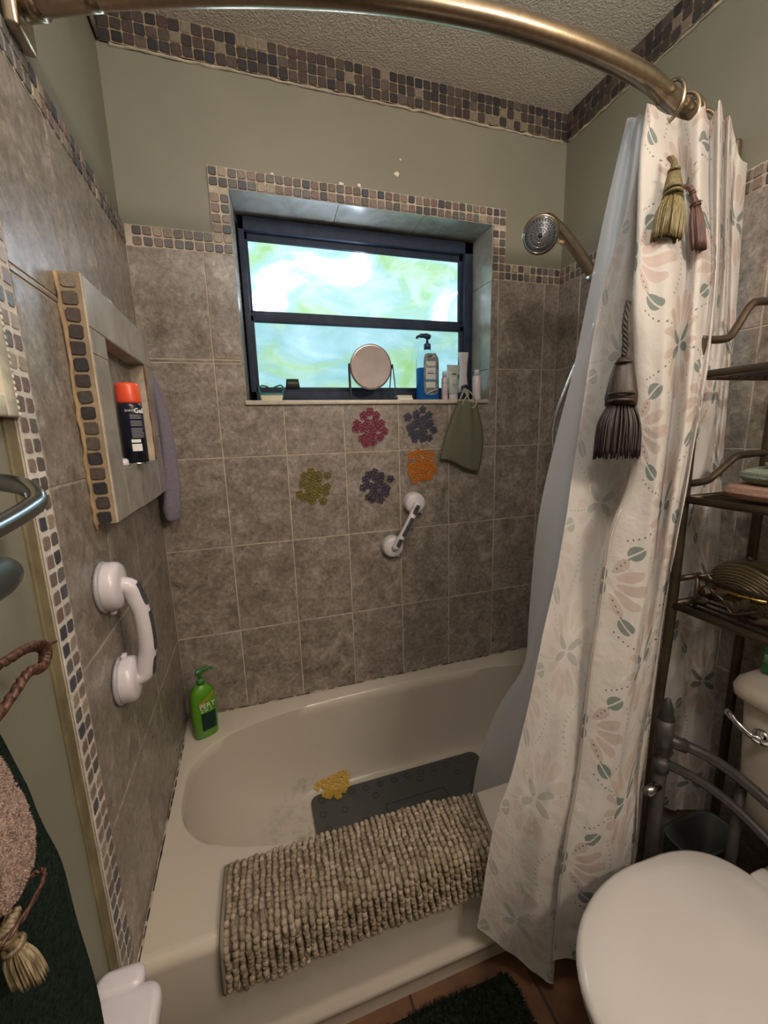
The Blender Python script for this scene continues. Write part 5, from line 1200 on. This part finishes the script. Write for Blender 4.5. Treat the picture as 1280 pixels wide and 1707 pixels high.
# ------------------------------------------------------------------ folding walking frame between curtain and toilet
M_TUBE_G = plain('grey_metal_tube', (.055, .050, .047), .42, .4, var=.15)
wk = thing('walking_frame', 'grey tubular walking frame parked between the curtain and the toilet', 'walking frame', (1.10, -.95, 0))
obj('upright', tube([(1.112, -.878, .004), (1.112, -.878, .70)], .0135, 14), M_TUBE_G, wk)
obj('upright', tube([(1.246, -.962, .004), (1.246, -.962, .590)], .0105, 14), M_TUBE_G, wk)
obj('crossbar', tube(smooth_path([(1.112, -.878, .668), (1.13, -.885, .66), (1.18, -.925, .641), (1.225, -.965, .606), (1.250, -1.02, .572), (1.256, -1.08, .552), (1.256, -1.20, .535), (1.254, -1.335, .530)], 4), .0115, 14), M_TUBE_G, wk)
obj('crossbar', tube(smooth_path([(1.112, -.878, .604), (1.13, -.880, .595), (1.19, -.915, .562), (1.232, -.965, .525), (1.250, -1.03, .490), (1.254, -1.08, .466), (1.254, -1.20, .460), (1.254, -1.335, .458)], 4), .0105, 14), M_TUBE_G, wk)
obj('upright', tube([(1.254, -1.335, .004), (1.254, -1.335, .545)], .0105, 14), M_TUBE_G, wk)
obj('joint_sleeve', tube([(1.112, -.878, .630), (1.112, -.878, .715)], .0175, 14), M_TUBE_G, wk)
obj('joint_sleeve', tube([(1.112, -.878, .585), (1.112, -.878, .615)], .017, 14), M_TUBE_G, wk)
obj('end_cap', lathe([(.0135, 0), (.017, .004), (.012, .03), (.006, .05), (0, .055)], 14, ((1.112, -.878, .712), (0, 0, 1))), M_DARK, wk)
obj('joint_sleeve', tube([(1.118, -.878, .663), (1.150, -.902, .652)], .0145, 14), M_TUBE_G, wk)
obj('snap_button', tube([(1.236, -.968, .578), (1.231, -.972, .578)], .004, 8), M_BLACK, wk)
obj('side_peg', tube([(1.112, -.880, .548), (1.062, -.890, .552)], .010, 12), M_STEEL, wk)
obj('rubber_foot', lathe([(0, .001), (.022, .001), (.020, .03), (.016, .045), (0, .045)], 16, ((1.112, -.878, 0), (0, 0, 1))), M_DARK, wk)
wb = thing('waste_bin', 'dark grey waste bin standing behind the toilet lid', 'bin', (1.30, -.862, 0))
obj('bin_body', loft([sell(1.300, -.862, .001, .075, .040, 4, 32), sell(1.300, -.866, .325, .088, .048, 4, 32), sell(1.300, -.866, .330, .090, .050, 4, 32), sell(1.300, -.866, .325, .083, .043, 4, 32), sell(1.300, -.862, .02, .070, .034, 4, 32)]), plain('dark_grey_plastic', (.05, .055, .05), .5), wb)

# ------------------------------------------------------------------ toilet
to = thing('toilet', 'white toilet with closed lid under the shelf unit', 'toilet', (1.1, -1.12, 0))
TYC = -1.115
def seat_ring(k, z_, x_off=0, seg=64):
    """elongated lid outline: squarish at the hinge, round in front (towards -x)"""
    out = []
    for i in range(seg):
        a = 2 * PI * i / seg; c_, s_ = math.cos(a), math.sin(a)
        if c_ < 0: x = 1.00 + .265 * c_; y = .196 * math.copysign(abs(s_) ** .93, s_)
        else: x = 1.00 + .225 * abs(c_) ** .45; y = .196 * math.copysign(abs(s_) ** .62, s_) * (1 - .10 * c_)
        out.append(Vector((1.00 + (x - 1.00) * k + x_off, TYC + y * k, z_)))
    return out
obj('lid', loft([seat_ring(.97, .398), seat_ring(1.0, .402), seat_ring(1.005, .410), seat_ring(.995, .417), seat_ring(.96, .4215), seat_ring(.80, .4255), seat_ring(.5, .4275), seat_ring(.15, .4282)]), M_LID, to)
obj('seat', loft([seat_ring(.96, .380), seat_ring(.985, .384), seat_ring(.985, .394), seat_ring(.95, .397)]), M_LID, to)
obj('bowl', loft([[Vector((p.x * 1 + (1.06 - 1.0) * k2, p.y, p.z)) for p in seat_ring(k, z_)] for k, z_, k2 in ((.52, .0, 2.2), (.54, .03, 2.2), (.50, .10, 2.2), (.55, .18, 1.8), (.72, .26, 1.0), (.88, .32, .4), (.95, .36, .1), (.955, .379, 0))]), M_TOILET, to)
obj('bowl_deck', box2((1.19, TYC - .115, .30), (1.44, TYC + .115, .400), bev=.02, seg=4), M_TOILET, to)
obj('hinge_cover', box2((1.210, TYC - .10, .400), (1.255, TYC + .10, .424), bev=.008, seg=3), M_LID, to)
def tk_ring(x0, x1, hw, z_, n=7): return sell((x0 + x1) / 2, TYC, z_, (x1 - x0) / 2, hw, n, 56)
obj('tank', loft([tk_ring(1.325, 1.478, .165, .405), tk_ring(1.302, 1.480, .188, .46), tk_ring(1.288, 1.482, .200, .56), tk_ring(1.280, 1.484, .207, .70), tk_ring(1.278, 1.484, .209, .752)]), M_TOILET, to)
obj('tank_lid', loft([tk_ring(1.272, 1.486, .212, .752), tk_ring(1.262, 1.488, .224, .757), tk_ring(1.260, 1.488, .226, .775), tk_ring(1.266, 1.486, .221, .792), tk_ring(1.280, 1.480, .210, .799), tk_ring(1.30, 1.46, .18, .801)]), M_TOILET, to)
obj('lever_plate', lathe([(0, 0), (.018, 0), (.019, .004), (.013, .010), (0, .011)], 28, ((1.280, -.968, .690), (-1, 0, 0))), M_CHROME, to)
obj('flush_lever', tube(smooth_path([(1.266, -.972, .689), (1.258, -.955, .692), (1.256, -.930, .704), (1.261, -.912, .711), (1.266, -.902, .712)], 5), [.009] * 4 + [.0062] * 9 + [.0078] * 8, 12, flat=.6, up=(0, 0, 1)), M_CHROME, to)
gb = thing('carton_box', 'green box standing on the toilet tank lid', 'box', (1.39, -.975, .802))
obj('carton', box2((1.335, -1.05, .8025), (1.440, -.916, .868), bev=.002), plain('green_carton', (.03, .20, .06), .5), gb)
obj('carton_band', box2((1.333, -1.045, .828), (1.336, -.920, .848)), plain('pale_green_band', (.30, .52, .34), .5), gb)

# ------------------------------------------------------------------ left side, close to the camera
M_BARS = plain('polished_grey_steel', (.30, .31, .32), .22, 1)
tb = thing('towel_bar', 'grey steel towel bar on the left wall above the rope loop', 'towel bar', (.04, -1.15, 1.29))
path = smooth_path([(-.006, -.895, 1.312), (.020, -.905, 1.312), (.052, -.925, 1.306), (.066, -.940, 1.296), (.068, -.962, 1.288), (.066, -1.05, 1.277), (.066, -1.20, 1.270), (.066, -1.46, 1.270), (.055, -1.50, 1.27), (-.006, -1.50, 1.27)], 6)
obj('bar', tube(path, .0098, 16), M_BARS, tb)
obj('rosette', lathe([(0, -.008), (.024, -.008), (.022, 0), (0, .002)], 24, ((0, -.895, 1.312), (1, 0, 0))), M_BARS, tb)
obj('rosette', lathe([(0, -.008), (.024, -.008), (.022, 0), (0, .002)], 24, ((0, -1.50, 1.27), (1, 0, 0))), M_BARS, tb)
tb2 = thing('towel_bar', 'dark slate towel bar under the polished steel one', 'towel bar', (.05, -1.2, 1.235))
obj('bar', loft([[Vector((.062 + w_ * math.cos(a * PI / 8), y, 1.237 + zz + w_ * 1.1 * math.sin(a * PI / 8))) for a in range(16)] for y, w_, zz in ((-1.46, .018, 0), (-1.10, .018, 0), (-1.03, .0175, 0), (-1.012, .014, -.001), (-1.003, .008, -.004))]), plain('slate_metal', (.07, .09, .09), .35, .6), tb2)
obj('bar_bracket', tube([(-.006, -1.30, 1.237), (.062, -1.30, 1.237)], .010, 12), M_BARS, tb2)
# white scalloped picture frame
M_FRW = plain('aged_white_frame', (.56, .52, .42), .5, var=.25, nscale=30, bmp=.4, bscale=80)
pf = thing('picture_frame', 'white scalloped picture frame hanging at the left edge', 'picture frame', (-.004, -.95, 1.55))
fy, fz0, fz1 = -.795, 1.386, 1.80
bm = box2((-.008, fy - .028, fz0), (.006, fy, fz1), bev=.003); obj('frame_side', bm, M_FRW, pf)
obj('frame_side', box2((-.008, fy - .30, fz0), (.006, fy - .272, fz1), bev=.003), M_FRW, pf)
obj('frame_bottom', box2((-.008, fy - .272, fz0 - .0), (.0065, fy - .028, fz0 + .028), bev=.003), M_FRW, pf)
obj('frame_top', box2((-.008, fy - .272, fz1 - .028), (.0065, fy - .028, fz1), bev=.003), M_FRW, pf)
bm = bmesh.new()
for k in range(52):
    z_ = fz0 + .004 + k * .0079; q = lathe([(0, -.006), (.0042, -.004), (.0048, .002), (.0030, .0055), (0, .0065)], 8, ((0, fy + .001, z_), (1, 0, 0))); me = bpy.data.meshes.new('t'); q.to_mesh(me); q.free(); bm.from_mesh(me)
obj('bead_edge', bm, M_FRW, pf, kind='stuff')
obj('picture', box2((-.008, fy - .272, fz0 + .028), (.0, fy - .028, fz1 - .028)), plain('ochre_print', (.48, .37, .17), .5, var=.4, nscale=26), pf, smooth=False)
# rope loop
M_ROPE = silk('brown_rope', (.030, .010, .008), (.13, .055, .030))
rp_ = thing('rope_loop', 'dark brown twisted rope loop hanging on the left wall', 'rope', (.05, -1.02, 1.14))
lp = smooth_path([(.067, -1.12, 1.178), (.067, -1.05, 1.166), (.067, -1.015, 1.160), (.068, -.992, 1.151), (.067, -.984, 1.138), (.067, -.995, 1.129), (.067, -1.020, 1.138), (.067, -1.06, 1.132), (.067, -1.12, 1.125)], 10)
for ph in (0, 2.1, 4.2): obj('rope_strand', tube([p + Vector((math.cos(i * .8 + ph) * .0033, math.sin(i * .8 + ph) * .002, math.cos(i * .8 + ph + .6) * .0033)) for i, p in enumerate(lp)], .0034, 6), M_ROPE, rp_)
obj('loose_thread', tube(smooth_path([(.067, -.990, 1.150), (.068, -.980, 1.146), (.069, -.962, 1.141)], 4), .0016, 5), M_ROPE, rp_)
# dark green bath towel
def towel_sheet(name, label, edge, depth_y, x_in, x_out, mat, seed, z_bot, nz=46, ny=26):
    """hanging towel with thickness: edge = [(y, z)] of its far edge, top to bottom"""
    E_ = smooth_path([(0, y, z_) for y, z_ in edge], 8); bm = bmesh.new(); F_, B_ = [], []
    for i, p in enumerate(E_):
        fr_, br_ = [], []
        for j in range(ny + 1):
            u = j / ny; y = p.y - depth_y * u; rip = .006 * math.sin(u * 9 + seed + i * .02) + .005 * noise.noise(Vector((u * 6, i * .2, seed)))
            rd = math.sqrt(max(0, 1 - (1 - min(1, u * 9)) ** 2)); xm = (x_in + x_out) / 2; ht = (x_out - x_in) / 2 * rd
            fr_.append(bm.verts.new((xm + ht + rip * rd, y, p.z))); br_.append(bm.verts.new((xm - ht, y, p.z)) if j else fr_[0])
        F_.append(fr_); B_.append(br_)
    for a, b in zip(F_, F_[1:]):
        for j in range(ny): bm.faces.new((a[j], b[j], b[j + 1], a[j + 1]))
    for a, b in zip(B_, B_[1:]):
        for j in range(ny):
            vs = [a[j], a[j + 1], b[j + 1], b[j]]; vs = list(dict.fromkeys(vs)); bm.faces.new(vs)
    return bm
def fur(parent, surf, n, L, r, mat, seed, nm='terry_pile'):
    """short real fibres standing on the faces of surf (an object)"""
    rnd = random.Random(seed); me = surf.data; V, F_ = [], []; polys = list(me.polygons); areas = [p.area for p in polys]; tot = sum(areas); acc = []; s = 0
    for a in areas: s += a; acc.append(s / tot)
    import bisect
    for _ in range(n):
        p = polys[min(len(polys) - 1, bisect.bisect(acc, rnd.random()))]; vs = [me.vertices[i].co for i in p.vertices]; a, b, c = rnd.random(), rnd.random(), rnd.random(); q = (vs[0] * a + vs[1] * b + vs[2] * c) / (a + b + c + 1e-9)
        nn = (p.normal + Vector((rnd.uniform(-.6, .6), rnd.uniform(-.6, .6), rnd.uniform(-.7, .3)))).normalized(); sd = nn.orthogonal().normalized() * r; s2 = nn.cross(sd).normalized() * r
        k = len(V); V += [q + sd, q - sd * .5 + s2 * .8, q - sd * .5 - s2 * .8, q + nn * L * rnd.uniform(.6, 1.2)]; F_ += [(k, k + 1, k + 3), (k + 1, k + 2, k + 3), (k + 2, k, k + 3)]
    m2 = bpy.data.meshes.new(nm); m2.from_pydata(V, [], F_); m2.materials.append(mat); o = link(bpy.data.objects.new(nm, m2)); o.parent = parent; o['kind'] = 'stuff'; return o
fur(wc, lav_, 7000, .0032, .0005, LAV, 6)
M_GT = cloth_mat('bottle_green_terry', (.012, .026, .018), 200, 1.0, .4)
gt = thing('bath_towel', 'dark green bath towel hanging at the left edge', 'towel', (.07, -1.2, .9))
s_ = obj('towel_cloth', towel_sheet('t', '', [(-1.085, 1.232), (-1.062, 1.165), (-1.046, 1.122), (-1.023, 1.04), (-.999, .93), (-.980, .77), (-.968, .615)], .40, .022, .056, M_GT, 1, .4), M_GT, gt)
fur(gt, s_, 30000, .0065, .0010, M_GT, 4)
# pale pink tied hand towel with tassel
M_PT = cloth_mat('pale_pink_terry', (.42, .30, .25), 210, 1.0, .25)
pt = thing('hand_towel', 'pale pink fluffy hand towel tied with brown rope', 'towel', (.12, -1.22, 1.1))
rings = []
for y, z_, r in ((-1.150, 1.175, .014), (-1.145, 1.14, .019), (-1.138, 1.10, .024), (-1.132, 1.065, .027), (-1.130, 1.040, .027), (-1.133, 1.025, .023), (-1.140, 1.016, .013), (-1.142, 1.013, .005)):
    rings.append([Vector((.084 + r * .5 * math.cos(2 * PI * k / 28) * (1 + .1 * math.sin(k * 1.9)), y + r * math.sin(2 * PI * k / 28) * (1 + .08 * math.sin(k * 2.7)), z_)) for k in range(28)])
s_ = obj('towel_cloth', loft(rings[::-1]), M_PT, pt); fur(pt, s_, 9000, .0018, .0005, M_PT, 5)
tr = smooth_path([(.088, -1.165, 1.006), (.096, -1.150, 1.006), (.097, -1.120, 1.004), (.090, -1.106, 1.000), (.082, -1.115, 1.002), (.080, -1.145, 1.004)], 8, closed=True)
for ph in (0, 3.1): obj('rope_tie', tube([p + Vector((0, math.sin(i * .8 + ph) * .0014, math.cos(i * .8 + ph) * .0014)) for i, p in enumerate(tr)], .0013, 6, closed=True), M_ROPE, pt)
bt = silk('beige_silk', (.16, .115, .06), (.42, .34, .22))
tassel('beige rope tassel hanging over the dark green towel at the left edge', (.088, -1.156, .998), (.089, -1.152, .986), (.090, -1.146, .944), .006, .0115, bt, silk('beige_silk_dark', (.10, .07, .04), (.22, .16, .09)), 9, [(.088, -1.145, 1.008), (.088, -1.152, 1.003), (.088, -1.156, .999)], .0008)
# white lidded bin at the tub end
wl = thing('lidded_bin', 'white plastic lidded bin at the left foot of the tub', 'bin', (.05, -1.05, 0))
def rr_(x0, x1, y0, y1, r, z_): return rrect(x0, x1, y0, y1, r, z_, 6)
obj('bin_body', loft([rr_(.006, .080, -1.19, -.91, .02, .001), rr_(.004, .090, -1.20, -.905, .022, .53)]), M_WPLAST, wl)
obj('bin_lid', loft([rr_(.003, .094, -1.205, -.898, .024, .525), rr_(.003, .096, -1.207, -.896, .024, .540), rr_(.003, .096, -1.207, -.896, .024, .552), rr_(.006, .093, -1.203, -.900, .020, .559), rr_(.014, .086, -1.19, -.912, .015, .561)]), M_WPLAST, wl)
obj('lid_lip', loft([rr_(.003, .068, -.905, -.872, .015, .535), rr_(.003, .069, -.906, -.869, .016, .556), rr_(.005, .067, -.903, -.872, .014, .563), rr_(.012, .060, -.897, -.878, .008, .565)]), M_WPLAST, wl)
# floor rug
M_FR = cloth_mat('dark_green_shag', (.014, .018, .010), 120, 1.0, .5)
fg = thing('floor_rug', 'dark green shaggy bath rug on the terracotta floor', 'rug', (.55, -1.1, 0))
rg = [[p + Vector((.006 * noise.noise(p * 9), .006 * noise.noise(p * 9 + Vector((3, 3, 3))), 0)) for p in rr_(.02 + k, .800 - k, -1.55 + k, -.778 - k, .03, z_)] for z_, k in ((.001, 0), (.008, 0), (.014, .006))]
top_ = rg[-1]
bm = loft(rg, cap=False); s0 = [v for v in bm.verts][-len(top_):]; f = bm.faces.new(s0); bmesh.ops.triangulate(bm, faces=[f]); bmesh.ops.subdivide_edges(bm, edges=bm.edges[:], cuts=2, use_grid_fill=True)
s_ = obj('rug_base', bm, M_FR, fg); fur(fg, s_, 30000, .013, .0012, M_FR, 7, 'shag_pile')
